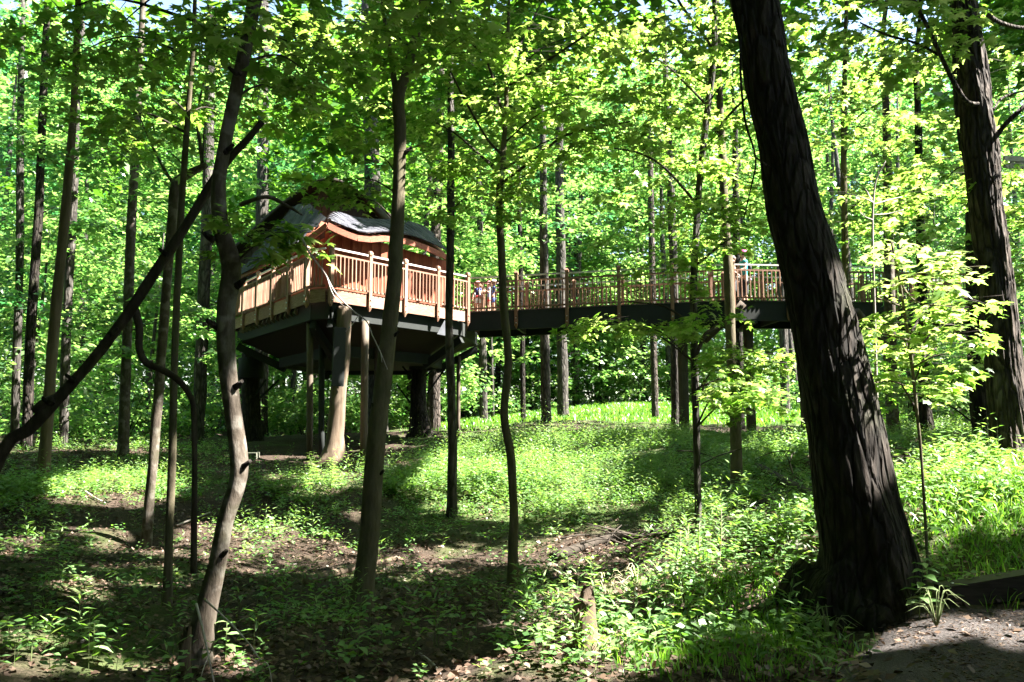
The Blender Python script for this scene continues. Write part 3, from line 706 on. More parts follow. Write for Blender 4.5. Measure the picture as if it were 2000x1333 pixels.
# surface roots
for lb in ([(1665,1090,60),(1632,1150,62),(1598,1200,46),(1566,1228,28),(1540,1246,10)], [(1755,1120,50),(1785,1140,36),(1812,1165,16)], [(1730,1170,40),(1690,1200,30),(1620,1232,18),(1570,1250,8)]):
    P = []; rr = []
    for x, y, w in lb:
        p = W(x, y, 6.45); P.append(Vector((p.x, p.y, max(g1(p.x, p.y) + .0, p.z - .04)))); rr.append(w / F * 6.4 / 2)
    tube('root', P, rr, 'bark_dark', big, seg=12, rough=.1, per=5, seed=3)
right = tree('rough_tree', 'tall rough barked trunk at the right border, sunlit on its right side', None, 10,
     [(1978,897,81.6),(1974,860,72.0),(1962,720,64.0),(1946,560,60.8),(1926,400,60.8),(1914,290,62.4),(1900,150,54.4),(1882,0,51.2),(1872,-120,49.6)],
     'bark_ridged', top=15, seg=130, per=16, rough=.05, flare=flare_small, ridge=.045,
     limbs=[[(1918,204,10,-.1),(1890,200,9,-.3),(1865,165,9,-.35),(1840,115,8,-.4),(1815,60,8,-.5),(1775,-20,7,-.6)],
            [(1838,110,6,-.4),(1790,85,5,-.3),(1730,68,4.5,-.2),(1680,45,3,0)],
            [(1938,278,11,-.1),(1958,250,9,-.2),(1985,222,9,-.3),(2020,190,8,-.3)],
            [(1930,30,9,0),(1955,45,9,.2),(2000,55,8,.5),(2030,40,7,.7)],
            [(1940,215,5,0),(1960,190,5,.4),(2010,175,5,.5)]])
ta = tree('crooked_tree', 'crooked trunk rising from the lower left foreground', None, 6.2,
     [(385,1316,49.7),(400,1210,41.4),(424,1105,33.1),(440,1020,31.6),(463,950,33.9),(468,900,35.3),(455,800,32.4),(442,680,33.1),(440,600,33.9),(452,520,36.8),(432,440,30.9),(426,360,28.0),(437,290,26.5),(458,190,26.5),(478,100,26.5),(497,0,28.0),(512,-90,28.0)],
     'bark_smooth', top=12, seg=28, per=6, rough=.09, flare=flare_small,
     limbs=[[(470,400,9,0),(520,385,8,-.1),(560,402,6,-.15),(590,420,4,-.2)]])
leanlimb = tree('leaning_dead_tree', 'dark dead limb leaning diagonally across the left side', None, 7.4,
     [(-95,1010,24.3),(0,895,22.2),(60,835,21.1),(130,762,20.1),(190,690,19.0),(250,612,19.0),(300,540,19.0),(350,465,17.9),(400,380,16.9),(440,318,15.8),(480,275,13.8),(512,238,11.6)],
     'dead_wood', seg=20, per=7, rough=.2, ridge=.05, cat='dead tree',
     limbs=[[(262,600,17,.1),(272,640,15,.1),(272,680,14,.1),(285,708,15,.1),(315,722,15,.1),(345,740,14,.1),(368,768,12,.15),(378,800,11,.2),(380,900,11,.2),(379,1000,12,.2),(378,1120,13,.2)], [(70,805,20,.0),(85,792,24,0),(110,780,22,0)]])
tb = tree('forked_tree', 'smooth olive forked trunk left of centre, in front of the treehouse', None, 8.7,
     [(705,1185,43.6),(716,1100,39.6),(724,1000,37.6),(735,860,35.6),(752,720,33.0),(765,600,31.0),(774,500,27.7),(778,380,25.1),(782,260,25.1),(778,190,26.4),(795,140,19.8),(815,50,18.5),(832,-30,17.2)],
     'bark_olive', top=12, seg=26, per=6, rough=.05, flare=flare_small, limbs=[[(774,185,14,0),(764,120,10,.1),(752,50,8,.1),(743,-30,7,.1)]])
tc = tree('slim_tree', 'slim straight trunk between the forked tree and the people on the bridge', None, 15.5,
     [(882,1012,20.4),(884,900,17.8),(881,760,17.0),(877,620,16.1),(880,450,15.3),(881,300,14.4),(880,160,11.9),(881,40,9.3),(882,-60,7.6)],
     'bark_grey', top=12, seg=14, per=4, rough=.08, flare=flare_small)
td = tree('maple_sapling', 'thin wavy maple sapling in front of the left end of the bridge', None, 10,
     [(1002,1148,22.9),(1001,1080,17.8),(1003,1000,17.0),(998,890,15.3),(985,810,16.1),(993,705,16.1),(984,600,15.3),(980,500,15.3),(975,390,14.4),(984,280,11.0),(990,160,8.5),(993,40,6.8),(996,-60,5.1)],
     'bark_olive', seg=16, per=5, rough=.09, flare=flare_small, bark_br='dead_wood',
     limbs=[[(988,165,7,0),(1010,160,6,-.1),(1090,105,5,-.4),(1190,40,4,-.8),(1240,15,3,-1)], [(986,240,6,0),(950,120,5,.3),(900,70,4,.5),(850,40,3,.6)],
            [(976,362,7,0),(1050,305,6,-.3),(1110,262,5,-.6),(1230,238,3,-1.0)], [(975,340,7,0),(945,310,6,.2),(890,262,4,.6),(850,240,3,.9)],
            [(978,300,6,0),(950,270,5,-.3),(905,190,4,-.8),(880,140,3,-1.2)], [(990,140,5,0),(1030,60,4,.5),(1060,0,3,.9)]])
tf = tree('maple_pole', 'thin dark maple stem rising through the middle of the bridge', None, 11,
     [(1365,1064,13),(1362,940,13),(1359,800,14),(1356,680,15),(1355,560,14),(1360,440,13),(1368,340,13),(1380,230,14),(1394,110,13),(1396,0,11),(1397,-80,9)],
     'bark_grey', seg=14, per=4, rough=.08, bark_br='dead_wood',
     limbs=[[(1394,100,7,0),(1375,70,6,-.2),(1330,10,5,-.5),(1310,-30,4,-.7)], [(1384,210,6,0),(1350,175,5,.2),(1290,120,4,.7),(1230,110,3,1.1)],
            [(1372,300,6,0),(1420,230,5,-.3),(1470,180,4,-.6)], [(1362,400,6,0),(1300,330,5,-.2),(1250,300,4,-.5),(1200,290,3,-.8)], [(1358,520,6,0),(1420,470,4,-.3),(1470,450,3,-.5)],
            [(1357,700,8,0),(1378,655,7,.1),(1400,640,6,.2)], [(1358,640,5,0),(1300,600,4,-.4),(1230,590,3,-.8)], [(1359,760,5,0),(1420,740,4,-.5),(1490,760,3,-1)]])
tg = tree('olive_pole_tree', 'straight olive trunk beside the person in the magenta cap', None, 16,
     [(1440,962,23),(1436,820,21),(1428,680,20),(1422,520,20),(1415,400,17),(1408,250,15),(1402,100,12),(1398,-50,9)], 'bark_olive', top=13, seg=14, per=4, rough=.06, flare=flare_small)
te = tree('bent_tree', 'slender sunlit trunk at left bending right at its broken top', None, 12.4,
     [(284,1088,20),(289,1010,19),(296,930,19),(303,850,18),(312,740,18),(318,660,18),(328,530,18),(338,420,19),(345,360,20),(372,338,17),(404,322,12)], 'bark_smooth', seg=16, per=5, rough=.08,
     limbs=[[(343,365,8,0),(320,330,6,.2),(290,270,4,.4),(270,220,3,.6)], [(395,328,8,0),(392,290,7,.2),(385,230,6,.4),(400,150,4,.5)]])
te2 = tree('thin_tree', 'thin olive stem just right of the slender bent tree', None, 8.5,
     [(325,1202,17),(332,1010,15),(338,850,14),(341,700,14),(352,450,13),(364,260,11),(376,110,9),(382,-30,7)], 'bark_olive', seg=14, per=4, rough=.07, flare=flare_small)
dup = [('far_left_tree', 'dark straight trunk nearest the left border', 24, [(28,872,15.2),(33,700,15.2),(38,500,14.4),(40,250,13.6),(44,0,11.2)], 'bark_grey', 15),
       ('dark_tree', 'dark trunk second from the left border', 22, [(52,885,18.7),(60,650,17.8),(75,420,17.0),(84,200,14.4),(92,0,11.0)], 'bark_dark', 15),
       ('tan_tree', 'tan trunk with a split in its bark above the white dead twigs', 16, [(82,958,24.7),(92,830,21.9),(106,640,19.8),(126,430,17.8),(144,210,14.4),(152,20,11.6)], 'bark_bare', 13),
       ('shaded_tree', 'dark trunk just behind the tan split trunk', 25, [(122,880,17.0),(132,600,17.0),(145,350,15.3),(152,100,12.8)], 'bark_grey', 16),
       ('brown_tree', 'brown straight trunk left of the bent tree', 20, [(240,893,21.6),(246,720,19.2),(256,440,17.6),(270,200,15.2),(280,0,12.0)], 'bark_smooth', 15),
       ('shadow_tree', 'grey trunk close behind the crooked tree', 27, [(384,880,25.2),(392,720,23.5),(402,480,22.7),(408,250,20.2),(412,50,16.8)], 'bark_grey', 18),
       ('grey_tree', 'grey trunk standing behind the left end of the arched roof', 34, [(512,800,26),(512,560,25),(513,360,24),(514,180,22),(516,0,18)], 'bark_grey', 20),
       ('stout_grey_tree', 'stout blue grey trunk rising behind the shingled roof', 34, [(738,830,40),(734,560,36),(728,380,33),(722,180,30),(718,0,26)], 'bark_grey', 22),
       ('flaky_tree', 'trunk with pale flaking bark right of the roof', 33, [(850,800,22),(848,560,21),(853,400,20),(858,250,18),(862,50,15)], 'bark_ridged', 19),
       ('support_tree', 'thick dark trunk carrying the right part of the treehouse deck', 29, [(820,853,48),(818,800,34),(818,740,30),(818,690,30)], 'bark_dark', 4.1),
       ('shadowed_support_tree', 'thick dark trunk carrying the left part of the treehouse deck', 28.5, [(490,862,44),(490,800,36),(489,740,34),(489,690,32)], 'bark_dark', 4.1),
       ('bare_trunk', 'pale barkless leaning trunk under the treehouse', 22, [(650,906,58),(655,850,34.0),(662,760,31.4),(668,690,30.6),(671,640,28.9),(673,600,28.1)], 'bark_bare', 4.76),
       ('lower_tree', 'straight dark trunk under the left third of the bridge', 31, [(1067,822,18.5),(1065,740,19.3),(1064,640,18.5),(1062,480,16.8),(1060,250,13.4)], 'bark_grey', 18),
       ('green_tree', 'wide shaded trunk right of the bridge first support trunk', 36, [(1100,800,21.8),(1098,700,21.0),(1096,560,20.2),(1092,300,16.8)], 'bark_grey', 20),
       ('pale_lit_tree', 'trunk with a white sunlit flank below the bridge', 36, [(1280,800,14.3),(1277,700,13.4),(1274,560,13.4),(1272,430,12.6),(1268,200,10.1)], 'bark_ridged', 18),
       ('bridge_tree', 'brown trunk rising just behind the middle of the bridge', 29, [(1320,842,18.5),(1318,640,16.8),(1314,480,16.8),(1308,330,15.1),(1300,150,11.8)], 'bark_grey', 18),
       ('thin_dark_tree', 'thin dark stem left of the sunlit flank trunk', 33, [(1022,815,10),(1020,660,10),(1016,480,9),(1012,300,8)], 'bark_dark', 13),
       ('slim_far_tree', 'slim shaded trunk under the right edge of the treehouse', 40, [(945,800,16),(942,660,16),(938,480,14),(934,300,12)], 'bark_grey', 18),
       ('cap_tree', 'dark trunk right behind the person in the magenta cap', 30, [(1446,830,16),(1443,640,15),(1439,480,15),(1436,300,12)], 'bark_dark', 16),
       ('clear_tree', 'pale slim trunk left of the leaning giant, behind the bridge', 38, [(1534,800,18),(1530,650,17),(1524,480,15),(1520,300,13)], 'bark_grey', 18),
       ('yellow_stem_tree', 'thin yellowish stem just right of the leaning giant', 14, [(1660,900,15),(1655,700,14),(1650,480,13),(1648,250,11),(1652,50,8),(1654,-60,6)], 'bark_olive', 12),
       ('brown_bank_tree', 'brown trunk between the leaning giant and the right border tree', 20, [(1745,860,24),(1742,760,23),(1738,600,21),(1734,400,18),(1730,200,14)], 'bark_smooth', 15),
       ('dark_bank_tree', 'dark flared trunk left of the right border tree', 15, [(1925,838,42),(1912,770,34),(1905,680,30),(1900,560,27),(1895,380,22)], 'bark_dark', 13),
       ('deep_bank_tree', 'dark stem with flaring foot beyond the bright maple leaves', 19, [(1812,835,30),(1806,780,22),(1802,640,19),(1798,450,17),(1794,250,14)], 'bark_dark', 14)]
for nm, lab, Y, path, bk, top in dup:
    tree(nm, lab, None, Y, path, bk, top=top, seg=14, rough=.07, per=4, flare=flare_small)
for lab, Y, stubs in [('crooked trunk rising from the lower left foreground', 6.2, [(428,640,-1),(462,560,1),(420,470,-1),(455,760,1),(470,915,1),(438,300,1),(470,150,-1),(424,1090,1)]),
                      ('smooth olive forked trunk left of centre, in front of the treehouse', 8.7, [(765,660,1),(742,800,-1),(790,300,1),(735,930,1)]),
                      ('dark dead limb leaning diagonally across the left side', 7.4, [(150,745,-1),(215,655,1),(330,500,-1),(105,790,-1)])]:
    t = TREES[lab][0]
    for (x, y, sg) in stubs:
        a = W(x, y, Y - .02); tube('branch_stub', [a, a + Vector((sg * .05, -.03, .03)), a + Vector((sg * .085, -.04, .06))], [.028, .02, .013], 'bark_dark', t, seg=8, per=3, rough=.15, seed=x)
# steel collars and struts on the support trunks belong to the treehouse
def collar(px, py0, py1, Y, r):
    a, b = W(px, py0, Y), W(px, py1, Y); tube('steel_collar', [a, a.lerp(b, .5), b], [r, r, r], 'steel_dark', TH, seg=16, per=1)
collar(819, 722, 690, 29, .36); collar(490, 740, 700, 28.5, .42)
beam('steel_collar', W(659, 755, 21.65), W(664, 640, 21.6), .34, .06, 'steel_dark', TH, False)
for (x0, y0, x1, y1, Y) in [(868, 722, 834, 770, 28.6), (775, 752, 804, 790, 29), (832, 735, 850, 718, 28.7), (806, 740, 786, 716, 28.7), (545, 742, 508, 778, 28.4), (500, 770, 520, 742, 28.3)]:
    beam('strut', W(x0, y0, Y), W(x1, y1, Y), .06, .06, 'steel_dark', TH, False)

# ------------------------------------------------------------------ foliage
def project(P):
    v = P - np.array(EYE); y = v[:, 1] * ct + v[:, 2] * st; z = -v[:, 1] * st + v[:, 2] * ct
    y = np.where(y < .1, .1, y)
    return 1000 + F * v[:, 0] / y, 666.5 - F * z / y
def spray_leaves(O, az, L, per, size, droop=.25, tilt=.35, width=.42, thick=.05):
    """flat fans of leaves: O origins, az headings, L lengths; returns pos, dir, normal, size"""
    M = len(O); k = per
    L = np.broadcast_to(np.asarray(L, float), (M,))
    u = (rng.random((M, k)) ** .7) * L[:, None]
    sgn = rng.choice([-1, 1], (M, k))
    v = sgn * np.abs(rng.normal(0, .5, (M, k))) * width * L[:, None] * (1.05 - .6 * u / L[:, None])
    dx, dy = np.cos(az)[:, None], np.sin(az)[:, None]
    roll = rng.normal(0, .18, M)[:, None]; pitch = rng.normal(.05, .2, M)[:, None]
    z = u * pitch + v * roll - droop * u * u / L[:, None] * .5 + rng.normal(0, thick, (M, k))
    pos = np.stack([O[:, 0:1] + dx * u - dy * v, O[:, 1:2] + dy * u + dx * v, O[:, 2:3] + z], -1)
    d = np.stack([dx * .6 - dy * sgn * .8, dy * .6 + dx * sgn * .8, np.full((M, k), -.28) + rng.normal(0, .2, (M, k))], -1)
    d[..., :2] += rng.normal(0, .35, (M, k, 2))
    n = np.stack([rng.normal(0, tilt, (M, k)), rng.normal(0, tilt, (M, k)), np.ones((M, k))], -1)
    s = size * np.clip(rng.lognormal(-.06, .32, (M, k)), .4, 1.7)
    return pos.reshape(-1, 3), d.reshape(-1, 3), n.reshape(-1, 3), s.ravel()
def region_origins(regs):
    O = []; Ls = []
    for (px, py, Y, hx, hy, hY, m, L) in regs:
        a = rng.random(m) * 6.283; q = np.sqrt(rng.random(m)); yy = Y + rng.uniform(-hY, hY, m)
        for i in range(m):
            O.append(tuple(W(px + hx * q[i] * math.cos(a[i]), py + hy * q[i] * math.sin(a[i]), yy[i])))
            Ls.append(L * random.uniform(.7, 1.25))
    return np.array(O), np.array(Ls)
def nearest_on(pts, c):
    best = None
    for p in pts:
        d = (p - c).length + abs(p.z - (c.z - .4)) * .6
        if best is None or d < best[0]: best = (d, p)
    return best[1]
def add_crown(label, regs, leaf, per, tmpl=T_MAPLE, material='maple_leaf', branches=True, twigs=True, grow=1.0, droop=.25, tilt=.35, carve=True):
    t, pts, rad = TREES[label]
    O, Ls = region_origins(regs); az = rng.random(len(O)) * 6.283
    if carve:
        mid = O + np.stack([np.cos(az), np.sin(az), az * 0], -1) * (Ls * .5)[:, None]
        keep = shaded_ok(mid, grow); O, Ls, az = O[keep], Ls[keep], az[keep]
    pos, d, n, s = spray_leaves(O, az, Ls, per, leaf, droop, tilt)
    if carve:
        kk = shaded_ok(pos, 1.0, .06); pos, d, n, s = pos[kk], d[kk], n[kk], s[kk]
    leaves('crown', pos, d, n, s, tmpl, material, t, kind='stuff')
    if branches:
        P2 = [p for p in pts]
        dense = []
        for i in range(len(P2) - 1):
            for f in (0, .25, .5, .75): dense.append(P2[i].lerp(P2[i + 1], f))
        for (px, py, Y, hx, hy, hY, m, L) in regs:
            c = W(px, py, Y)
            a = nearest_on(dense, c); mid = a.lerp(c, .5) + Vector((0, 0, .12 * (c - a).length))
            l = (c - a).length
            if l > .3: tube('branch', [a, mid, c], [min(.03, .006 + .006 * l), .005 + .003 * l, .004], 'dead_wood', t, seg=6, per=5)
    if twigs:
        D = np.stack([np.cos(az), np.sin(az), np.full(len(az), -.06)], -1)
        A = O - D * .25; B = O + D * (Ls * .85)[:, None]
        w = .0035; up = np.array([0, 0, 1.]); sd = np.cross(D, up)
        V = np.stack([A + sd * w, A - sd * w, A + up * w * 1.6, B], 1).reshape(-1, 3)
        tri = np.array([(0, 1, 3), (1, 2, 3), (2, 0, 3)])
        mesh_obj('twigs', np_mesh('twigs', V, (tri[None] + (np.arange(len(A)) * 4)[:, None, None]).reshape(-1, 3)), 'dead_wood', t)['kind'] = 'stuff'
    return t
L_BIG = 'huge dark leaning trunk in the right foreground'
L_RIGHT = 'tall rough barked trunk at the right border, sunlit on its right side'
L_TA = 'crooked trunk rising from the lower left foreground'
L_TB = 'smooth olive forked trunk left of centre, in front of the treehouse'
L_TC = 'slim straight trunk between the forked tree and the people on the bridge'
L_TD = 'thin wavy maple sapling in front of the left end of the bridge'
L_TF = 'thin dark maple stem rising through the middle of the bridge'
L_TG = 'straight olive trunk beside the person in the magenta cap'
L_TE = 'slender sunlit trunk at left bending right at its broken top'
L_TE2 = 'thin olive stem just right of the slender bent tree'
# near understory: flat layers of maple leaves
add_crown(L_TD, [(1000,60,10,140,60,1.6,16,.8),(1120,70,9.5,120,60,1.5,14,.8),(890,60,10.4,110,60,1.4,14,.8),(1130,200,9.6,140,60,1.4,18,.8),(880,190,10.4,100,70,1.4,14,.8),
    (1000,180,10,80,60,1.2,8,.75),(1180,260,9.4,90,40,1.2,10,.75),(900,300,10.3,90,50,1.2,10,.7),(1060,330,10,80,40,1.2,8,.7),(960,400,10.5,70,30,1,6,.6)], .09, 50)
add_crown(L_TF, [(1370,60,11,120,70,1.6,18,.8),(1470,120,10.6,80,110,1.5,14,.8),(1280,140,11.4,110,70,1.6,16,.8),(1400,270,11,110,70,1.6,18,.75),(1280,300,11,100,60,1.4,12,.75),
    (1390,400,10.6,90,60,1.2,14,.7),(1340,470,10.5,70,45,1,8,.65),(1350,540,10.2,35,40,.8,4,.5),(1220,635,10.2,70,14,.8,5,.5),(1390,640,10,60,25,.9,5,.5),(1460,700,9.7,80,40,.9,10,.55),
    (1430,770,9.5,90,35,.8,10,.55),(1500,790,9.3,50,25,.6,6,.5),(1200,640,10.5,60,16,.8,5,.6),(1410,720,9.7,50,30,.6,5,.5)], .09, 48, droop=.35)
add_crown(L_TB, [(780,40,8.7,100,50,1.2,12,.7),(690,50,9,100,60,1.2,12,.7),(640,120,9.4,80,60,1,10,.7),(850,120,8.6,70,60,1,8,.6),(700,220,9.5,80,60,1,8,.6),(672,352,9,62,16,.4,6,.45),(700,385,9,50,14,.3,4,.4),(730,300,9,60,30,.5,4,.5)], .11, 30)
add_crown(L_TA, [(440,60,6.8,130,60,1,12,.6),(560,80,6.8,90,60,1,9,.6),(560,190,7,80,40,.8,7,.5),(330,110,7.4,110,50,1,9,.6),(505,470,6.3,60,35,.3,5,.35),(570,450,6.2,55,25,.3,4,.3),(500,510,6.4,50,20,.3,3,.3),(610,150,7.2,60,50,.6,5,.5),(220,60,7.6,90,40,.8,6,.55)], .10, 26)
add_crown(L_TE2, [(380,90,8.6,110,60,1.2,10,.65),(300,200,9,100,60,1.2,10,.65),(430,220,9,70,50,1,6,.6),(200,250,9.4,80,60,1,7,.6),(120,120,9.5,90,60,1,8,.65),(40,60,9.5,70,50,1,6,.6)], .105, 28)
add_crown(L_TE, [(290,280,12.4,80,70,1.4,10,.7),(390,260,12.6,70,60,1.2,8,.7),(400,160,12.6,90,60,1.4,10,.7)], .11, 26)
add_crown(L_TC, [(880,90,15.5,120,90,2,18,.9),(830,230,15.5,90,70,2,12,.85),(950,270,15.5,90,80,2,14,.85),(920,400,15.2,90,50,1.5,12,.8),(990,350,15,70,40,1.5,8,.75),(830,350,16,60,50,1.2,7,.8)], .105, 42)
add_crown(L_TG, [(1450,60,16,140,90,2.4,18,.9),(1500,220,15.6,120,90,2.2,18,.9),(1330,350,16,110,70,2,14,.85),(1240,420,16.5,90,50,2,10,.8),(1480,360,15.5,90,70,2,14,.85),(1250,230,17,100,90,2,12,.9)], .108, 44)
add_crown('thin yellowish stem just right of the leaning giant', [(1660,80,13.5,130,90,2,20,.9),(1700,220,13,120,90,2,20,.9),(1640,330,13.4,80,80,1.6,14,.85),(1730,380,13,100,60,1.6,14,.8),(1800,180,13.4,90,100,2,14,.85),(1600,190,14,60,80,1.5,10,.8),(1650,440,13.5,60,40,1.2,7,.7)], .1, 44)
add_crown(L_RIGHT, [(1830,80,10.5,90,80,1.3,12,.7),(1960,120,10.5,60,90,1.3,10,.7),(1970,330,11,50,90,1.2,9,.7),(1840,360,11.5,90,60,1.2,10,.7),(1985,480,11.5,30,80,1,6,.6),(1760,30,10.5,80,50,1.2,9,.7),(1620,40,11,90,50,1.2,10,.7),(1700,110,11,80,50,1.2,8,.7),(1900,40,11.5,90,50,1.2,9,.7)], .115, 30)
add_crown('brown trunk between the leaning giant and the right border tree', [(1760,250,19,130,160,2.4,26,1.0),(1840,420,19,110,70,2,14,.95),(1700,420,19,90,60,2,12,.95),(1820,600,18.5,80,60,1.8,9,.9),(1900,250,19,80,120,2,12,1.0),(1640,100,19,110,110,2.4,20,1.0),(1760,60,19,130,80,2.4,18,1.0),(1900,80,19,100,90,2.4,14,1.0)], .15, 36)
add_crown('dark flared trunk left of the right border tree', [(1920,420,15,80,80,1.6,10,.85),(1870,260,15,80,100,1.6,12,.85),(1960,560,15,40,60,1.4,5,.8),(1850,740,14.5,70,40,1.2,7,.7),(1760,790,14,70,30,1.2,6,.7)], .13, 32)
add_crown('dark straight trunk nearest the left border', [(60,110,24,110,110,3,22,1.3),(50,320,24,90,110,3,18,1.2),(30,560,23,60,60,2.4,9,1.1)], .17, 40, T_CROSS, 'cool_leaf')
add_crown('dark trunk second from the left border', [(110,60,22,120,80,3,18,1.2),(130,240,22,90,90,2.6,16,1.2),(180,400,22,80,70,2.4,12,1.1)], .16, 40, T_CROSS, 'wood_leaf')
add_crown('tan trunk with a split in its bark above the white dead twigs', [(180,110,16,120,90,2.2,18,1.0),(220,280,16,90,80,2,14,.95),(60,260,16.5,70,80,2,12,.95)], .13, 38, T_CROSS, 'wood_leaf')
add_crown('dark trunk just behind the tan split trunk', [(190,180,26,120,130,3,22,1.3),(200,480,26,80,80,3,14,1.2),(90,470,26,70,60,3,10,1.2)], .17, 40, T_CROSS, 'wood_leaf')
add_crown('brown straight trunk left of the bent tree', [(290,80,20,130,90,2.6,20,1.1),(340,330,20.5,80,80,2.4,12,1.05),(350,590,21,70,30,2,10,1.0),(380,640,21.5,50,25,1.6,7,.95),(290,560,20.5,60,30,2,8,1.0),(180,640,20,70,40,2,9,1.0),(250,690,20,60,30,2,6,.95)], .15, 40, T_CROSS, 'wood_leaf')
add_crown('grey trunk close behind the crooked tree', [(430,120,28,140,110,3,24,1.4),(470,300,28,90,90,3,16,1.3),(350,460,28,70,60,2.6,10,1.2),(400,690,28,60,40,2.6,8,1.2)], .18, 42, T_CROSS, 'wood_leaf')
for lab, regs in [('grey trunk standing behind the left end of the arched roof', [(540,110,34,150,120,4,26,1.6),(560,290,34,110,70,3.4,16,1.5)]),
    ('stout blue grey trunk rising behind the shingled roof', [(720,90,34,150,110,4,26,1.6),(640,270,34.5,90,60,3,12,1.5),(790,270,34,70,80,3,12,1.5)]),
    ('trunk with pale flaking bark right of the roof', [(870,120,33,130,130,4,24,1.6),(900,340,33,90,90,3,16,1.5),(800,400,34,60,60,3,10,1.4),(950,470,33,60,40,3,8,1.4)]),
    ('straight dark trunk under the left third of the bridge', [(1060,150,31,130,130,4,24,1.5),(1090,380,31,110,90,3.6,18,1.5),(1000,480,31,70,40,3,8,1.4)]),
    ('wide shaded trunk right of the bridge first support trunk', [(1160,140,36,140,140,4,24,1.7),(1170,400,36,110,90,4,18,1.6),(1130,690,36,60,40,3,8,1.4)]),
    ('trunk with a white sunlit flank below the bridge', [(1280,120,36,140,120,4,24,1.7),(1270,360,36,100,90,4,16,1.6),(1230,690,36,70,40,3,8,1.4)]),
    ('brown trunk rising just behind the middle of the bridge', [(1340,120,29,130,120,3.6,22,1.5),(1340,380,29,100,90,3,16,1.4)]),
    ('thin dark stem left of the sunlit flank trunk', [(1010,420,33,70,60,3,10,1.4),(1000,680,33,60,40,3,7,1.3)]),
    ('slim shaded trunk under the right edge of the treehouse', [(940,380,40,110,110,4,20,1.7),(960,180,40,120,100,4,18,1.8)]),
    ('dark trunk right behind the person in the magenta cap', [(1430,180,30,130,130,4,22,1.5),(1450,420,30,100,70,3,14,1.4)]),
    ('pale slim trunk left of the leaning giant, behind the bridge', [(1530,200,38,130,160,4,26,1.7),(1540,450,38,100,80,4,14,1.6),(1520,690,37,60,40,3,8,1.4)]),
    ('dark stem with flaring foot beyond the bright maple leaves', [(1800,180,20,120,130,3,20,1.2),(1850,470,20,90,80,3,12,1.1),(1760,640,19.5,70,50,2,8,1.0)])]:
    Y = regs[0][2]
    add_crown(lab, regs, .12 + .0025 * Y, 42, T_CROSS, 'cool_leaf' if 'grey trunk' in lab or 'stout' in lab or 'wide shaded' in lab else 'wood_leaf', twigs=False)

# woodland behind: each tree its own trunk and crown
LABEL_BACK = 'leafy woodland tree standing behind the treehouse and bridge'
def woodland_tree(x, y, h, cr, low, label, group, nleaf=7200, leaf=.25, mtl='wood_leaf', name='woodland_tree'):
    z = g1(x, y); t = empty(name, (x, y, z)); tag(t, label, 'tree', group)
    r = .008 * h + .03; lean = rng.normal(0, .03, 2)
    pts = [Vector((x + lean[0] * q * h + random.uniform(-.1, .1), y + lean[1] * q * h, z - .2 + q * h * .95)) for q in (0, .25, .5, .75, 1)]
    tube('trunk', pts, [r * 1.1, r * .9, r * .7, r * .45, .02], 'bark_grey', t, seg=9, per=2, rough=.06, seed=int(abs(x * 10)))
    m = max(10, nleaf // 40); u = rng.random(m)
    zz = low + (h - low) * u; env = cr * np.sqrt(np.clip(np.sin(math.pi * (.12 + .86 * u)), .05, 1))
    a = rng.random(m) * 6.283; q = np.sqrt(rng.random(m)) * env
    O = np.stack([x + q * np.cos(a), y + q * np.sin(a), z + zz], -1)
    keep = shaded_ok(O, 1.0); O = O[keep]; a = a[keep]
    pos, d, n, s = spray_leaves(O, a + rng.normal(0, .6, len(O)), rng.uniform(1.0, 2.0, len(O)), 40, leaf, .4, .5, .5, .16)
    kk = shaded_ok(pos, 1.0, .1); pos, d, n, s = pos[kk], d[kk], n[kk], s[kk]
    leaves('crown', pos, d, n, s, T_SIMPLE, mtl, t, kind='stuff')
    return t
PROTO = []
for q_ in range(9):
    m = 230; u = rng.random(m); low_ = rng.uniform(.08, .2); zz = low_ + (1 - low_) * u; env = .22 * np.sqrt(np.clip(np.sin(math.pi * (.12 + .86 * u)), .05, 1))
    a = rng.random(m) * 6.283; q = np.sqrt(rng.random(m)) * env
    O = np.stack([q * np.cos(a), q * np.sin(a), zz], -1) * 20
    pos, d, n, s = spray_leaves(O, a + rng.normal(0, .6, m), rng.uniform(1.0, 2.2, m), 42, .27 + .02 * (q_ % 3), .4, .5, .5, .16)
    V, Fc = T_SIMPLE; dd = unit(d); b = unit(np.cross(n, dd)); nn = np.cross(dd, b)
    P = pos[:, None] + s[:, None, None] * (V[None, :, 0, None] * dd[:, None] + V[None, :, 1, None] * b[:, None] + V[None, :, 2, None] * nn[:, None])
    base_r = rng.uniform(-.15, .15); rr = np.clip(np.repeat(rng.random(m), 42) * .6 + rng.random(len(pos)) * .4 + base_r, 0, 1)
    me = np_mesh('crown', P.reshape(-1, 3), (Fc[None] + (np.arange(len(pos)) * 4)[:, None, None]).reshape(-1, 4), {'rnd': ('FACE', rr)}); me.materials.append(MATS['cool_leaf' if q_ % 3 == 2 else 'wood_leaf']); PROTO.append(me)
def shared_tree(x, y, h, label, group):
    z = g1(x, y); t = empty('woodland_tree', (x, y, z)); tag(t, label, 'tree', group)
    r = .008 * h + .03; lean = rng.normal(0, .03, 2)
    pts = [Vector((x + lean[0] * q * h + random.uniform(-.1, .1), y + lean[1] * q * h, z - .2 + q * h * .95)) for q in (0, .25, .5, .75, 1)]
    tube('trunk', pts, [r * 1.1, r * .9, r * .7, r * .45, .02], 'bark_grey', t, seg=9, per=2, rough=.06, seed=int(abs(x * 10)))
    o = bpy.data.objects.new('crown', random.choice(PROTO)); COL.objects.link(o); o.parent = t; o['kind'] = 'stuff'
    o.rotation_euler = (0, 0, random.uniform(0, 6.28)); k = h / 20; o.scale = (k * random.uniform(.95, 1.15), k * random.uniform(.95, 1.15), k)
k = 0
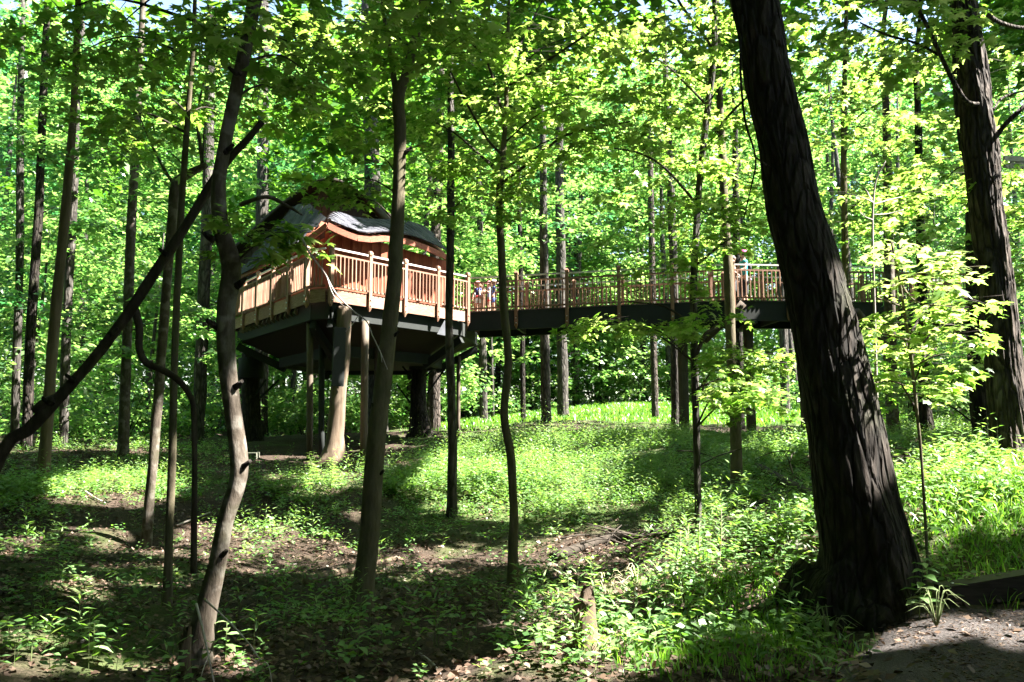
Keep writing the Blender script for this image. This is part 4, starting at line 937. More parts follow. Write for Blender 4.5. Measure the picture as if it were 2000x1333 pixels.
for (Y0, n, hmin) in [(42, 11, 18), (50, 13, 21), (60, 15, 24), (72, 16, 27), (87, 18, 31)]:
    for i in range(n):
        half = .68 * Y0; x = -half + 2 * half * (i + .5) / n + random.uniform(-1.6, 1.6); y = Y0 + random.uniform(-3, 3)
        if -3 < x < 13 and y < 50: y += 10
        if x > 4 and y < 60: woodland_tree(x, y, hmin + 2, random.uniform(3.4, 4.6), 1.5, LABEL_BACK, 'woodland behind the treehouse', nleaf=7600, leaf=.29)
        else: shared_tree(x, y, hmin + 2 + random.uniform(-2, 4), LABEL_BACK, 'woodland behind the treehouse')
LABEL_UND = 'young leafy understory tree behind the treehouse and bridge'
for (x, y, h) in [(-24,33,8),(-20,38,9),(-16,36,10),(-13,39,8),(-10,37,11),(-7,40,9),(-4,39,10),(-1,44,9),(2.5,54,10),(6,55,9),(9.5,54,10),(13,47,9),(16,40,9),(18,35,10),(21,38,9),(24,33,9),(-27,40,9),(14.5,30,7),(19,29,8),(-16,27,8),(17,24,12),(20,30,14),(23,27,14),(14,36,13),(26,36,15)]:
    woodland_tree(x, y, h, random.uniform(2.2, 3.2), .8, LABEL_UND, 'young understory trees', nleaf=5200, leaf=.2, name='understory_tree')
# shrubs of the understory behind the lawn and at the left
LABEL_SHRUB = 'leafy green shrub in the understory behind the clearing'
def shrub(x, y, h, r, label, group, nl=2600, leaf=.13, mtl='wood_leaf'):
    z = g1(x, y); t = empty('shrub', (x, y, z)); tag(t, label, 'shrub', group)
    for k in range(4):
        a = random.uniform(0, 6.28); tube('stem', [Vector((x, y, z - .1)), Vector((x + .3 * r * math.cos(a), y + .3 * r * math.sin(a), z + .5 * h)), Vector((x + .7 * r * math.cos(a), y + .7 * r * math.sin(a), z + .9 * h))], [.03, .02, .008], 'dead_wood', t, seg=6, per=2)
    m = nl // 26; a = rng.random(m) * 6.283; q = np.sqrt(rng.random(m)) * r; u = rng.random(m) ** .8
    O = np.stack([x + q * np.cos(a), y + q * np.sin(a), z + .1 + u * h * np.sqrt(1 - (q / r) ** 2 * .8)], -1)
    pos, d, n, s = spray_leaves(O, a, rng.uniform(.4, .9, m), 26, leaf, .5, .55, .5, .1)
    leaves('foliage', pos, d, n, s, T_SIMPLE, mtl, t, kind='stuff')
for x in np.arange(-34, 36, 2.6):
    y = 52 + random.uniform(-3, 4)
    if x < -3: y = 38 + random.uniform(-3, 5)
    if x > 15: y = 40 + random.uniform(-4, 5)
    shrub(x + random.uniform(-.7, .7), y, random.uniform(2.2, 4.6), random.uniform(1.6, 2.6), LABEL_SHRUB, 'understory shrubs', leaf=.17)
for x in np.arange(-30, 34, 4.0): shrub(x + random.uniform(-.7, .7), 64 + random.uniform(-4, 4), random.uniform(3, 5.5), random.uniform(2, 3), LABEL_SHRUB, 'understory shrubs', leaf=.22)
for (x, y, h, r) in [(-17.5, 29, 2.6, 2), (-14.5, 31, 2.2, 1.8), (-11.5, 34, 2.4, 2), (-19, 24, 2.2, 1.7), (-6.5, 37, 2.2, 1.8), (-9, 35.5, 2.0, 1.6), (13, 27, 2.2, 1.6), (16, 22, 2.0, 1.5), (15, 31, 2.6, 1.8), (18, 27, 3, 2)]:
    shrub(x, y, h, r, LABEL_SHRUB, 'understory shrubs', 3000, .13)
# far wood that closes the view
m = 1900; a = rng.uniform(-1.0, 1.0, m); rr = rng.uniform(96, 112, m)
O = np.stack([rr * np.sin(a), rr * np.cos(a), 3 + 30 * rng.random(m) ** 1.1], -1)
pos, d, n, s = spray_leaves(O, rng.random(m) * 6.28, rng.uniform(2, 4, m), 26, .62, .4, .6, .5, .4)
o = leaves('far_woodland', pos, d, n, s, T_SIMPLE, 'wood_leaf', kind='stuff'); tag(o, 'distant mass of green woodland closing the view', 'woodland')

# overstory canopy: leaves added high along sun rays to shade chosen spots
canopy_owner = [L_BIG, L_RIGHT, L_TA, L_TB, L_TG]
spots = []
for _try in range(4000):
    x, y = random.uniform(-14, 26), random.uniform(-8, 24)
    if y > 1 and abs(x) < .66 * y + 1.5: continue
    if math.hypot(x, y) < 5 or any(math.hypot(x - u, y - v) < 4.2 for u, v in spots): continue
    z = g1(x, y); q = np.array([(x, y, z + t) for t in np.linspace(1, 17, 22)])
    if (~shaded_ok(q, 1.0, .35)).sum() > 1: continue
    spots.append((x, y))
    if len(spots) == 13: break
for (x, y) in spots:  # unseen trunks added to hold up the shading leaves
    lab = 'unseen canopy tree added outside the picture to carry shading leaves'; z = g1(x, y)
    t = empty('added_canopy_tree', (x, y, z)); tag(t, lab, 'tree', 'added shade trees around the viewer')
    pts = [Vector((x, y, z - .2)), Vector((x + .1, y, z + 6)), Vector((x, y + .1, z + 12)), Vector((x, y, z + 17))]
    tube('trunk', pts, [.30, .24, .17, .05], 'bark_grey', t, seg=12, per=4, rough=.06)
    key = lab + str(len(TREES)); TREES[key] = (t, pts, None); canopy_owner.append(key)
m = 4600
gxs = rng.uniform(-12.5, 8.5, m); gys = rng.uniform(2.0, 27, m)
base = [np.stack([gxs, gys, G(gxs, gys)], -1)]
def shade_px(n, x0, y0, x1, y1, Y0, Y1, w):      # shade along a line seen between two picture points
    f = rng.random(n); q = np.array([tuple(W(x0 + (x1 - x0) * t, y0 + (y1 - y0) * t, Y0 + (Y1 - Y0) * t)) for t in f])
    base.append(q + rng.normal(0, w, (n, 3)))
shade_px(170, 1690, 1180, 1470, 0, 6.6, 6.6, .4)        # leaning giant
shade_px(120, 400, 1250, 440, 250, 6.2, 6.2, .3); shade_px(130, 715, 1150, 790, 60, 8.7, 8.7, .35); shade_px(90, 0, 900, 500, 250, 7.4, 7.4, .4)
shade_px(70, 1000, 1140, 985, 300, 10, 10, .3); shade_px(70, 330, 1200, 370, 200, 8.5, 8.5, .3); shade_px(60, 80, 900, 150, 200, 16, 16, .5); shade_px(60, 240, 880, 270, 200, 20, 20, .6)
shade_px(320, 470, 470, 780, 400, 27.5, 27, .8); shade_px(90, 480, 520, 620, 430, 27, 23, .6); shade_px(60, 700, 420, 860, 470, 25, 27, .6)
shade_px(60, 980, 560, 1900, 560, 26, 25, .7)
gl = 480; xl = rng.uniform(-30, -9, gl); yl = rng.uniform(20, 46, gl); base.append(np.stack([xl, yl, G(xl, yl) + rng.uniform(0, 6, gl)], -1))
base = np.vstack(base)
zc = rng.uniform(11.5, 17, len(base)); tt = (zc - base[:, 2]) / S[2]
C = base + S * tt[:, None]
mo = 2400; C = np.vstack([C, np.stack([rng.uniform(-13, 8, mo), rng.uniform(-11, 17, mo), rng.uniform(11.5, 17, mo)], -1)])  # more leaves added overhead to cut sky light
cx, cy_ = project(C); C = C[(cy_ < -30) | (cx < -60) | (cx > 2060) | (C[:, 1] < 1) | (rng.random(len(C)) < .45)]
C = C[shaded_ok(C, 1.1, .2)]
own = np.array([[TREES[l][1][-1].x, TREES[l][1][-1].y] for l in canopy_owner])
near = ((C[:, None, :2] - own[None]) ** 2).sum(-1).argmin(1)
for i, l in enumerate(canopy_owner):
    Q = C[near == i]
    if not len(Q): continue
    pos, d, n, s = spray_leaves(Q, rng.random(len(Q)) * 6.28, rng.uniform(.8, 1.3, len(Q)), 26, .38, .3, .4, .6, .18)
    kk = shaded_ok(pos, 1.0, .24); pos, d, n, s = pos[kk], d[kk], n[kk], s[kk]
    leaves('crown', pos, d, n, s, T_SIMPLE, 'shade_canopy_leaf', TREES[l][0], kind='stuff')  # these crowns are the leaves added for shading
# unseen woodland leaf ring added round the camera to block sky light
m = 6200; a = rng.uniform(.80, 5.48, m); rr = np.where((a < 1.2) | (a > 5.1), rng.uniform(22, 34, m), rng.uniform(15, 24, m))
O = np.stack([rr * np.sin(a), rr * np.cos(a) + 3, np.where(np.sin(a) > .3, 10, 20) * rng.random(m)], -1)
pos, d, n, s = spray_leaves(O, rng.random(m) * 6.28, rng.uniform(1.5, 2.6, m), 11, 1.05, .4, .6, .5, .4)
kk = shaded_ok(pos, 1.0)
o = leaves('sky_block_woodland', pos[kk], d[kk], n[kk], s[kk], T_SIMPLE, 'wood_leaf', kind='stuff'); tag(o, 'unseen woodland leaf ring added around the viewer to block sky light', 'woodland')

# ------------------------------------------------------------------ near bright maple sapling with single leaves
MAPLE_ME = []
for k in range(5):
    V, Fc = T_MAPLE; V2 = V.copy(); V2[:, 2] += rng.normal(0, .03, len(V)); V2[:, :2] *= rng.uniform(.9, 1.1, (len(V), 2))
    me = np_mesh('leaf', V2, Fc, {'rnd': ('FACE', np.full(len(Fc), .55 + .11 * k))}); me.materials.append(MATS['maple_leaf']); MAPLE_ME.append(me)
OV_ME = []
for k in range(5):
    V, Fc = T_OVATE; V2 = V.copy(); V2[:, 2] += rng.normal(0, .02, len(V))
    me = np_mesh('leaf', V2, Fc, {'rnd': ('FACE', np.full(len(Fc), .15 + .2 * k))}); me.materials.append(MATS['herb_leaf']); OV_ME.append(me)
def leaf_obj(parent, me, pos, d, n, s):
    d = Vector(d).normalized(); n = Vector(n); b = n.cross(d).normalized(); n = d.cross(b)
    M = Matrix((d * s, b * s, n * s)).transposed().to_4x4(); M.translation = Vector(pos) - wloc(parent)
    o = bpy.data.objects.new('leaf', me); COL.objects.link(o); o.parent = parent; o.matrix_local = M
bm = tree('bright_maple_sapling', 'sunlit maple sapling with pale yellow green leaves between the two big right trunks', None, 6.9,
     [(1806,1000,6),(1800,900,6),(1790,800,6),(1780,700,7),(1768,620,6),(1755,540,5),(1740,470,4)], 'bark_olive', seg=8, per=4, rough=.06,
     limbs=[[(1757,550,4,0),(1800,535,3.5,-.2),(1860,525,3,-.4),(1925,520,2,-.5)], [(1765,600,4,0),(1735,590,3.5,-.1),(1710,580,2,-.2)], [(1775,665,4,0),(1720,650,3,-.2),(1690,640,2,-.3)],
            [(1782,720,4,0),(1815,700,3,-.1),(1850,690,2,-.2)], [(1750,520,4,0),(1715,495,3,.1),(1690,480,2,.2)], [(1785,760,3,0),(1740,745,2.5,-.2),(1700,750,2,-.3)], [(1757,550,3,0),(1790,590,3,-.3),(1860,600,2,-.5)]])
BR = [(1800,500,6.6,95,26,.45,74),(1850,535,6.5,85,26,.4,56),(1725,490,6.9,45,26,.3,26),(1760,560,6.7,65,24,.3,30),(1735,630,6.8,50,28,.3,26),(1790,690,6.8,55,22,.3,22),(1730,745,6.8,45,22,.3,20),(1830,610,6.5,55,20,.3,16),(1700,690,6.8,30,20,.3,10),(1850,760,6.8,45,16,.3,10)]
for (px, py, Y, hx, hy, hY, m) in BR:
    for i in range(m):
        a = random.uniform(0, 6.28); q = math.sqrt(random.random())
        p = W(px + hx * q * math.cos(a), py + hy * q * math.sin(a), Y + random.uniform(-hY, hY)); b = random.uniform(0, 6.28)
        leaf_obj(bm, random.choice(MAPLE_ME), p, (math.cos(b), math.sin(b), random.uniform(-.5, .05)), (random.gauss(0, .3), random.gauss(-.12, .3), 1), random.uniform(.07, .125))
add_crown('sunlit maple sapling with pale yellow green leaves between the two big right trunks', [(1850,590,7.4,70,30,.4,9,.32),(1760,650,7.4,70,30,.4,9,.32),(1830,680,7.3,60,30,.4,8,.3),(1720,720,7.4,45,35,.4,7,.3),(1790,770,7.4,60,30,.4,7,.3),(1890,640,7.6,40,50,.4,5,.3)], .095, 15, carve=False)
# bare pale twigs of a dead sapling right of the leaning giant
ds = tree('dead_sapling', 'bare white twiggy dead sapling right of the leaning giant', None, 8.2, [(1716,940,7),(1712,760,6),(1708,600,5),(1704,460,4.5),(1706,390,4),(1712,350,3),(1730,315,2)], 'dead_twig', seg=7, per=3, rough=.05, cat='dead sapling',
     limbs=[[(1706,400,3,0),(1690,370,2.5,.1),(1665,350,2,.1),(1645,338,1.5,.1)], [(1706,396,3,0),(1680,385,2.4,-.1),(1650,378,2,-.2),(1622,379,1.6,-.2)], [(1705,400,2.6,0),(1740,390,2,.2),(1762,385,1.5,.3)], [(1705,420,2.6,0),(1735,418,2,.1),(1765,410,1.5,.1)],
            [(1670,353,1.8,.1),(1672,335,1.4,.1)], [(1705,430,2.5,0),(1690,424,2,-.1),(1680,416,1.5,-.1)], [(1716,345,2.2,0),(1712,320,1.8,0),(1700,300,1.4,0)]])

# ------------------------------------------------------------------ ground cover, grass, litter
def scatter(n, x0, x1, y0, y1):
    x = rng.uniform(x0, x1, n); y = y0 + (y1 - y0) * rng.random(n)
    P = np.stack([x, y, G(x, y)], -1); px, py = project(P); return P, px, py
def ell(px, py, cx, cy, rx, ry, soft=.35):
    q = np.sqrt(((px - cx) / rx) ** 2 + ((py - cy) / ry) ** 2); return 1 - sm(1 - soft, 1 + soft, q)
def patch(P, f=1.3, seed=0.):
    x, y = P[:, 0], P[:, 1]
    return .5 + .25 * np.sin(x * f * 1.7 + seed + 1.3 * np.sin(y * f)) + .25 * np.sin(y * f * 2.1 + seed * 2 + 1.1 * np.sin(x * f * 1.3))
# herbs: whorls of small leaves on short stems
P, px, py = scatter(130000, -13, 14, 3.6, 26)
vis = (px > -80) & (px < 2080) & (py < 1420)
clear_t = (P[:, 0] > 1.3 + .25 * (P[:, 1] - 2.2)) & (P[:, 1] < 6.2)
under = ell(px, py, 690, 885, 260, 42)
w = np.zeros(len(P))
for e, a in [((1010,935,260,80), 1.0), ((1300,900,280,70), .8), ((900,900,90,60), .9), ((1130,980,150,45), .7), ((1440,1140,190,90), .75), ((1180,1260,200,90), .35), ((1450,1250,200,70), .6), ((230,960,160,35), .6), ((60,980,110,40), .55),
             ((60,1280,120,70), .25), ((430,1290,120,60), .12), ((1870,960,160,70), .6), ((640,960,160,30), .35), ((1650,880,260,60), .6), ((540,1180,220,90), .08), ((850,1220,160,90), .1), ((1100,860,350,30), .6), ((560,1030,160,60), .2), ((250,1100,250,60), .07)]:
    w = np.maximum(w, a * ell(px, py, *e))
bare = np.maximum(ell(px, py, 1140, 1082, 190, 42), .85 * ell(px, py, 850, 1120, 260, 60))
w = np.maximum(w, .10) * (1 - .7 * bare) * np.clip(.05 + 1.5 * patch(P, 1.6) * (.4 + 1.1 * patch(P, .55, 3.)), 0, 1.4) * (1 - .95 * under)
keep = vis & ~clear_t & (rng.random(len(P)) < w * np.clip((P[:, 1] / 9), .55, 1))
PA = P[keep]
ppx, ppy = project(PA)
kind_n = patch(PA, .9, 7.) + rng.normal(0, .22, len(PA))
def herbs(P, name, label, nl, hmin, hmax, smin, smax, tmpl, up, spread, f0=.35, mtl='herb_leaf', rr0=0.):
    m = len(P); qx, qy = project(P); tall = 1 + .9 * ell(qx, qy, 1050, 915, 330, 80) + .5 * ell(qx, qy, 1450, 1130, 180, 80)
    h = tall * rng.uniform(hmin, hmax, m) * (1 + .6 * (rng.random(m) < .12)); a0 = rng.random(m) * 6.28
    kk = np.arange(nl); f = f0 + (1 - f0) * (kk + .5) / nl
    a = a0[:, None] + kk[None] * 2.4 + rng.normal(0, .3, (m, nl))
    O = P[:, None] + np.stack([.015 * np.cos(a), .015 * np.sin(a), h[:, None] * f[None]], -1)
    O = O + (rng.normal(0, spread, (m, 1, 3)) * np.array([1, 1, 0])) * f[None, :, None]
    d = np.stack([np.cos(a), np.sin(a), np.full_like(a, up) + rng.normal(0, .3, a.shape)], -1)
    n = np.stack([rng.normal(0, .35, a.shape), rng.normal(0, .35, a.shape), np.ones_like(a)], -1)
    size = np.repeat(rng.uniform(smin, smax, m), nl) * np.tile(1.15 - .5 * f, m)
    o = leaves(name, O.reshape(-1, 3), d.reshape(-1, 3), n.reshape(-1, 3), size, tmpl, mtl, rr=np.clip(np.repeat(rng.random(m), nl) * .8 + rr0 + rng.normal(0, .15, m * nl), 0, 1), kind='stuff')
    tag(o, label, 'ground cover')
    # stems
    w = .0025; top = P + np.stack([h * 0, h * 0, h * .95], -1) + (O[:, -1] - P) * [1, 1, 0]
    V = np.stack([P + [w, 0, -.02], P + [-w, 0, -.02], top], 1).reshape(-1, 3)
    so_ = mesh_obj('stems', np_mesh('stems', V, np.arange(3 * m).reshape(-1, 3)), 'grass_stem', o); so_['kind'] = 'stuff'
plain('grass_stem', (.13, .17, .06), .8)
kA = kind_n < .52; kB = (kind_n >= .52) & (kind_n < .74); kC = kind_n >= .74
herbs(PA[kA], 'ground_cover', 'low leafy herbs covering the forest floor', 7, .05, .24, .04, .10, T_SIMPLE, .1, .05)
herbs(PA[kB], 'tall_weeds', 'taller narrow leaved weeds among the herbs', 10, .16, .5, .07, .15, T_LANCE, .45, .08, .2, rr0=.2)
herbs(PA[kC], 'broad_weeds', 'broad leaved seedlings scattered among the herbs', 5, .08, .26, .07, .13, T_SIMPLE, -.05, .05, .55)
# grass: narrow blades on the clearing, the right bank and the lower right slope
def blades(P, h, name, label, width=.012, lean=.45):
    m = len(P); a = rng.random(m) * 6.28; l = rng.uniform(.1, lean, m)
    tip = P + np.stack([np.cos(a) * l * h, np.sin(a) * l * h, h], -1); b = rng.random(m) * 6.28
    s = np.stack([np.cos(b), np.sin(b), b * 0], -1) * (width * rng.uniform(.6, 1.3, m))[:, None]
    mid = P * .45 + tip * .55 + np.stack([-np.cos(a) * l * h * .15, -np.sin(a) * l * h * .15, h * .08], -1)
    V = np.stack([P + s, P - s, mid - s * .8, mid + s * .8, tip], 1).reshape(-1, 3)
    q = (np.arange(m) * 5)[:, None]
    tri = np.concatenate([q + np.array([0, 1, 2]), q + np.array([0, 2, 3]), q + np.array([3, 2, 4])], 1).reshape(-1, 3)
    me = np_mesh(name, V, tri, {'rnd': ('FACE', np.repeat(rng.random(m), 3))})
    o = mesh_obj(name, me, 'grass_leaf'); tag(o, label, 'grass', kind='stuff'); return o
P, px, py = scatter(70000, -6, 19, 29.5, 53)
k = rng.random(len(P)) < green_of(P[:, 0], P[:, 1]) * (.4 + .6 * patch(P, .5, 2)); P = P[k]
blades(P, rng.uniform(.06, .24, len(P)), 'clearing_grass', 'bright grass of the sunlit clearing beyond the bridge', .022, .9)
P, px, py = scatter(60000, 2.6, 10, 6.1, 11.5)
k = rng.random(len(P)) < sm(3.3, 4.4, P[:, 0]) * (.5 + .5 * patch(P, 1.5, 1)); P = P[k]
blades(P, rng.uniform(.05, .16, len(P)), 'bank_grass', 'soft green grass on the right bank', .0055, 1.2)
P, px, py = scatter(22000, -.5, 3.4, 4.2, 8.2)
k = rng.random(len(P)) < np.maximum(ell(px, py, 1420, 1265, 220, 70), .7 * ell(px, py, 1480, 1150, 160, 80)) * (.3 + .7 * patch(P, 2, 1)); P = P[k]
blades(P, rng.uniform(.03, .11, len(P)), 'slope_grass', 'shaded grass left of the leaning giant roots', .006, .9)
# fallen leaves
P, px, py = scatter(240000, -13, 12, 3.4, 24)
k = (px > -80) & (px < 2080) & (rng.random(len(P)) < np.clip(7 / P[:, 1], .25, 1) * (.3 + .7 * patch(P, 1.1, 4)) * np.where((P[:, 0] > 1.4 + .25 * (P[:, 1] - 2.2)) & (P[:, 1] < 6.2), .15, 1)) ; P = P[k]
m = len(P); a = rng.random(m) * 6.28
o = leaves('leaf_litter', P + [0, 0, .02] + rng.normal(0, .012, (m, 3)) * [0, 0, 1], np.stack([np.cos(a), np.sin(a), rng.normal(0, .35, m)], -1), np.stack([rng.normal(0, .45, m), rng.normal(0, .45, m), np.ones(m)], -1), rng.uniform(.03, .085, m), T_SIMPLE, 'litter_leaf', kind='stuff')
tag(o, 'dry brown leaves littering the forest floor', 'leaf litter')
# chips of mulch on the trail
x = rng.uniform(1.5, 7, 16000); y = rng.uniform(3.3, 6.1, 16000); k = x > 1.7 + .25 * (y - 2.2); x, y = x[k], y[k]; m = len(x); a = rng.random(m) * 6.28
o = leaves('mulch_chips', np.stack([x, y, G(x, y) + .02], -1), np.stack([np.cos(a), np.sin(a), rng.normal(0, .25, m)], -1), np.stack([rng.normal(0, .4, m), rng.normal(0, .4, m), np.ones(m)], -1), rng.uniform(.02, .06, m), T_LANCE, 'litter_leaf', kind='stuff')
tag(o, 'shredded bark chips on the trail', 'mulch')

# ------------------------------------------------------------------ single plants
def herb_plant(px, py, h, nl, ls, label, lean=0., name='leafy_weed', mesh=None, group=None, stemw=.004, up=.15, width=1.):
    p = on_ground(px, py); t = empty(name, p); tag(t, label, 'plant', group)
    top = p + Vector((lean * h, 0, h)); a0 = random.uniform(0, 6.28)
    tube('stem', [p - Vector((0, 0, .03)), p.lerp(top, .5) + Vector((-.04 * lean, 0, .02)), top], [stemw, stemw * .8, stemw * .4], 'grass_stem', t, seg=6, per=3)
    for k in range(nl):
        f = .25 + .75 * (k + 1) / nl; a = a0 + k * 2.4; q = p.lerp(top, f)
        leaf_obj(t, random.choice(mesh or OV_ME), q, (math.cos(a), math.sin(a), random.uniform(-.25, up)), (random.gauss(0, .15), random.gauss(0, .15), 1), ls * (1.15 - .45 * f) * random.uniform(.85, 1.15))
    return t
plain('straw', (.42, .38, .24), .8)
for a in [(1795,1215,.42,18,.15,'bright yellow green leafy seedling beside the trail timber',.15),
          (1375,1140,.5,14,.13,'tall leafy weed below the grass seed heads'), (1345,1165,.42,12,.12,'leafy weed at the left end of the sunlit patch near the giant'),
          (1420,1150,.4,12,.12,'broad leaved weed in the middle of the sunlit patch'), (1490,1165,.45,14,.12,'bushy weed in the sunlit patch left of the giant'),
          (1568,1085,.5,14,.13,'upright weed touching the left edge of the leaning giant',.05), (1535,1140,.36,12,.11,'low weed close to the leaning giant roots'),
          (1300,1190,.32,10,.11,'leafy weed at the near edge of the sunlit patch'), (1755,1005,.5,14,.12,'leafy weed just right of the leaning giant on the bank'),
          (440,1300,.3,10,.12,'leafy weed right of the crooked trunk base'), (180,1300,.3,12,.14,'pointed leaf weed in the lower left corner area'), (60,1300,.4,14,.12,'dense weed at the far lower left'),
          (100,1180,.35,10,.12,'weed beside the light flecks at lower left'), (285,1110,.3,8,.1,'small weed at the foot of the slender bent tree'), (930,1235,.26,8,.12,'small seedling catching light at bottom centre'),
          (880,1170,.2,6,.1,'tiny seedling between the forked tree and the maple sapling'), (1030,1165,.22,7,.13,'broad seedling at the foot of the maple sapling'), (1235,1080,.22,6,.17,'wide flat leaved seedling in the dark hollow'),
          (700,1290,.28,9,.11,'weed in the shade at bottom left of centre'), (660,1010,.3,8,.1,'weed left of the forked trunk in the shade'), (1180,1250,.3,10,.12,'leafy weed right of the cut stump'),
          (1060,1290,.24,9,.12,'leafy weed left of the cut stump'), (1700,1290,.16,8,.09,'low seedling at the near edge of the trail'), (1560,1285,.18,8,.09,'low seedling under the giant roots'), (1500,1300,.15,7,.08,'seedling on the dark slope below the giant'),
          (240,960,.45,12,.12,'tall weed in the left sunlit patch'), (180,945,.5,12,.12,'weed next to the tan split trunk'), (330,1020,.4,10,.1,'weed clinging to the lower bent tree'), (1290,1000,.5,14,.1,'tall weed behind the dark hollow'),
          (550,1080,.25,8,.1,'weed in the dark left middle ground'), (505,950,.4,12,.11,'weed left of the feathery weeds')]:
    herb_plant(*a)
# bushy clumps of weeds
for (x, y, h, r, lab) in [(860,930,.75,.5,'bushy weed clump right of the forked trunk in the sun'),(905,905,.8,.55,'bushy weed clump left of the slim trunk'),(940,960,.6,.45,'sunlit weed clump right of the slim trunk'),(1050,930,.7,.5,'sunlit weed clump right of the maple sapling'),
        (1110,990,.55,.45,'weed clump at the lower edge of the central sunlit patch'),(1190,940,.6,.5,'shaded weed clump in the right middle ground'),(1290,960,.7,.5,'dark weed clump left of the thin maple stem'),(1420,1000,.6,.5,'weed clump between the thin maple stem and the fallen log'),
        (1540,900,.8,.55,'bright weed clump left of the leaning giant in the distance'),(1490,890,.7,.5,'weed clump beside the dark fallen log'),(1520,1060,.5,.4,'weed clump close to the leaning giant in the sun'),(1600,900,.8,.6,'weed clump touching the left edge of the leaning giant'),
        (1790,960,.5,.4,'weed clump on the bank right of the leaning giant'),(1880,925,.5,.4,'weed clump below the right border tree'),(60,970,.6,.5,'weed clump at the left border'),(210,955,.55,.45,'weed clump in the left sunlit patch'),(1350,1010,.6,.45,'dark weed clump behind the grass seed heads'),(780,960,.5,.4,'weed clump just right of the forked trunk')]:
    p = on_ground(x, y); t = empty('weed_clump', p); tag(t, lab, 'plant', 'bushy weed clumps')
    m = int(70 * r / .5); a = rng.random(m) * 6.283; q = np.sqrt(rng.random(m)) * r
    hh = h * rng.uniform(.5, 1.1, m) * (1 - .5 * (q / r) ** 2)
    B = np.stack([p.x + q * np.cos(a), p.y + q * np.sin(a), G(p.x + q * np.cos(a), p.y + q * np.sin(a))], -1); Tp = B + np.stack([.12 * np.cos(a), .12 * np.sin(a), hh], -1)
    V = np.stack([B + [.003, 0, -.03], B + [-.003, 0, -.03], Tp], 1).reshape(-1, 3)
    mesh_obj('stems', np_mesh('stems', V, np.arange(3 * m).reshape(-1, 3)), 'grass_stem', t)['kind'] = 'stuff'
    nl = 11; f = .25 + .75 * np.arange(1, nl + 1) / nl; O = B[:, None] + (Tp - B)[:, None] * f[None, :, None]; b = (np.arange(nl) * 2.4)[None] + rng.random((m, 1)) * 6.28
    d = np.stack([np.cos(b), np.sin(b), rng.normal(.15, .3, b.shape)], -1); n = np.stack([rng.normal(0, .35, b.shape), rng.normal(0, .35, b.shape), np.ones_like(b)], -1)
    leaves('foliage', O.reshape(-1, 3), d.reshape(-1, 3), n.reshape(-1, 3), np.tile(.13 - .06 * f, m) * rng.uniform(.7, 1.3, m * nl), T_LANCE if int(x) % 20 else T_SIMPLE, 'herb_leaf', t, kind='stuff', rr=np.clip(rng.random(m * nl) * .6 + .3, 0, 1))
# feathery weeds under the treehouse
for i, (x, y, h, lab) in enumerate([(560,965,.75,'feathery weed leftmost of the row under the treehouse'), (590,968,.85,'feathery weed with flat tops below the first pole'), (617,962,.8,'tallest feathery weed below the poles'), (645,962,.7,'feathery weed before the pale barkless trunk'), (535,975,.5,'short feathery weed at the left end under the treehouse')]):
    p = on_ground(x, y); t = empty('feathery_weed', p); tag(t, lab, 'plant', 'feathery weeds under the treehouse')
    for s in range(3):
        a = random.uniform(0, 6.28); top = p + Vector((.18 * math.cos(a), .18 * math.sin(a), h * random.uniform(.75, 1.05)))
        tube('stem', [p - Vector((0, 0, .03)), p.lerp(top, .5), top], [.005, .004, .002], 'grass_stem', t, seg=5, per=2)
        q = np.array([tuple(p.lerp(top, .3 + .7 * k / 26)) for k in range(27)]); b = np.arange(27) * 2.4
        leaves('foliage', q, np.stack([np.cos(b), np.sin(b), np.full(27, .15)], -1), np.tile([0, 0, 1.], (27, 1)) + rng.normal(0, .15, (27, 3)), np.linspace(.24, .09, 27), T_LANCE, 'herb_leaf', t, rr=np.full(27, .8))
# grass seed heads standing up in the sun
for (x, y, yt, lab) in [(1325,1120,1040,'shortest grass seed head at the left of the sunlit patch'), (1340,1120,1030,'second grass seed head from the left'), (1362,1115,1022,'slim grass seed head beside the thin maple stem'), (1405,1112,995,'tallest grass seed head right of the thin maple stem'), (1378,1118,1050,'small grass seed head between the taller ones')]:
    p = on_ground(x, y); top = W(x + 4, yt, p.y); t = empty('seed_stalk', p); tag(t, lab, 'grass stalk', 'grass seed heads in the sun')
    tube('stem', [p, p.lerp(top, .5) + Vector((.01, 0, 0)), top], [.004, .003, .0015], 'straw', t, seg=5, per=3)
    q = np.array([tuple(p.lerp(top, .5 + .5 * k / 14)) for k in range(15)]); b = np.arange(15) * math.pi + .4
    leaves('spikelet', q, np.stack([np.cos(b), .3 * np.sin(b * 3), np.full(15, .75)], -1), np.tile([.1, -1., .2], (15, 1)), np.linspace(.085, .03, 15), T_LANCE, 'herb_leaf', t, rr=np.full(15, .95))
    b = np.array([.4, 2.6, 4.4]); q = np.array([tuple(p.lerp(top, f)) for f in (.15, .28, .4)])
    leaves('blade', q, np.stack([np.cos(b), np.sin(b), np.full(3, .8)], -1), np.tile([.1, -.2, 1.], (3, 1)), [.3, .26, .2], T_LANCE, 'grass_leaf', t)
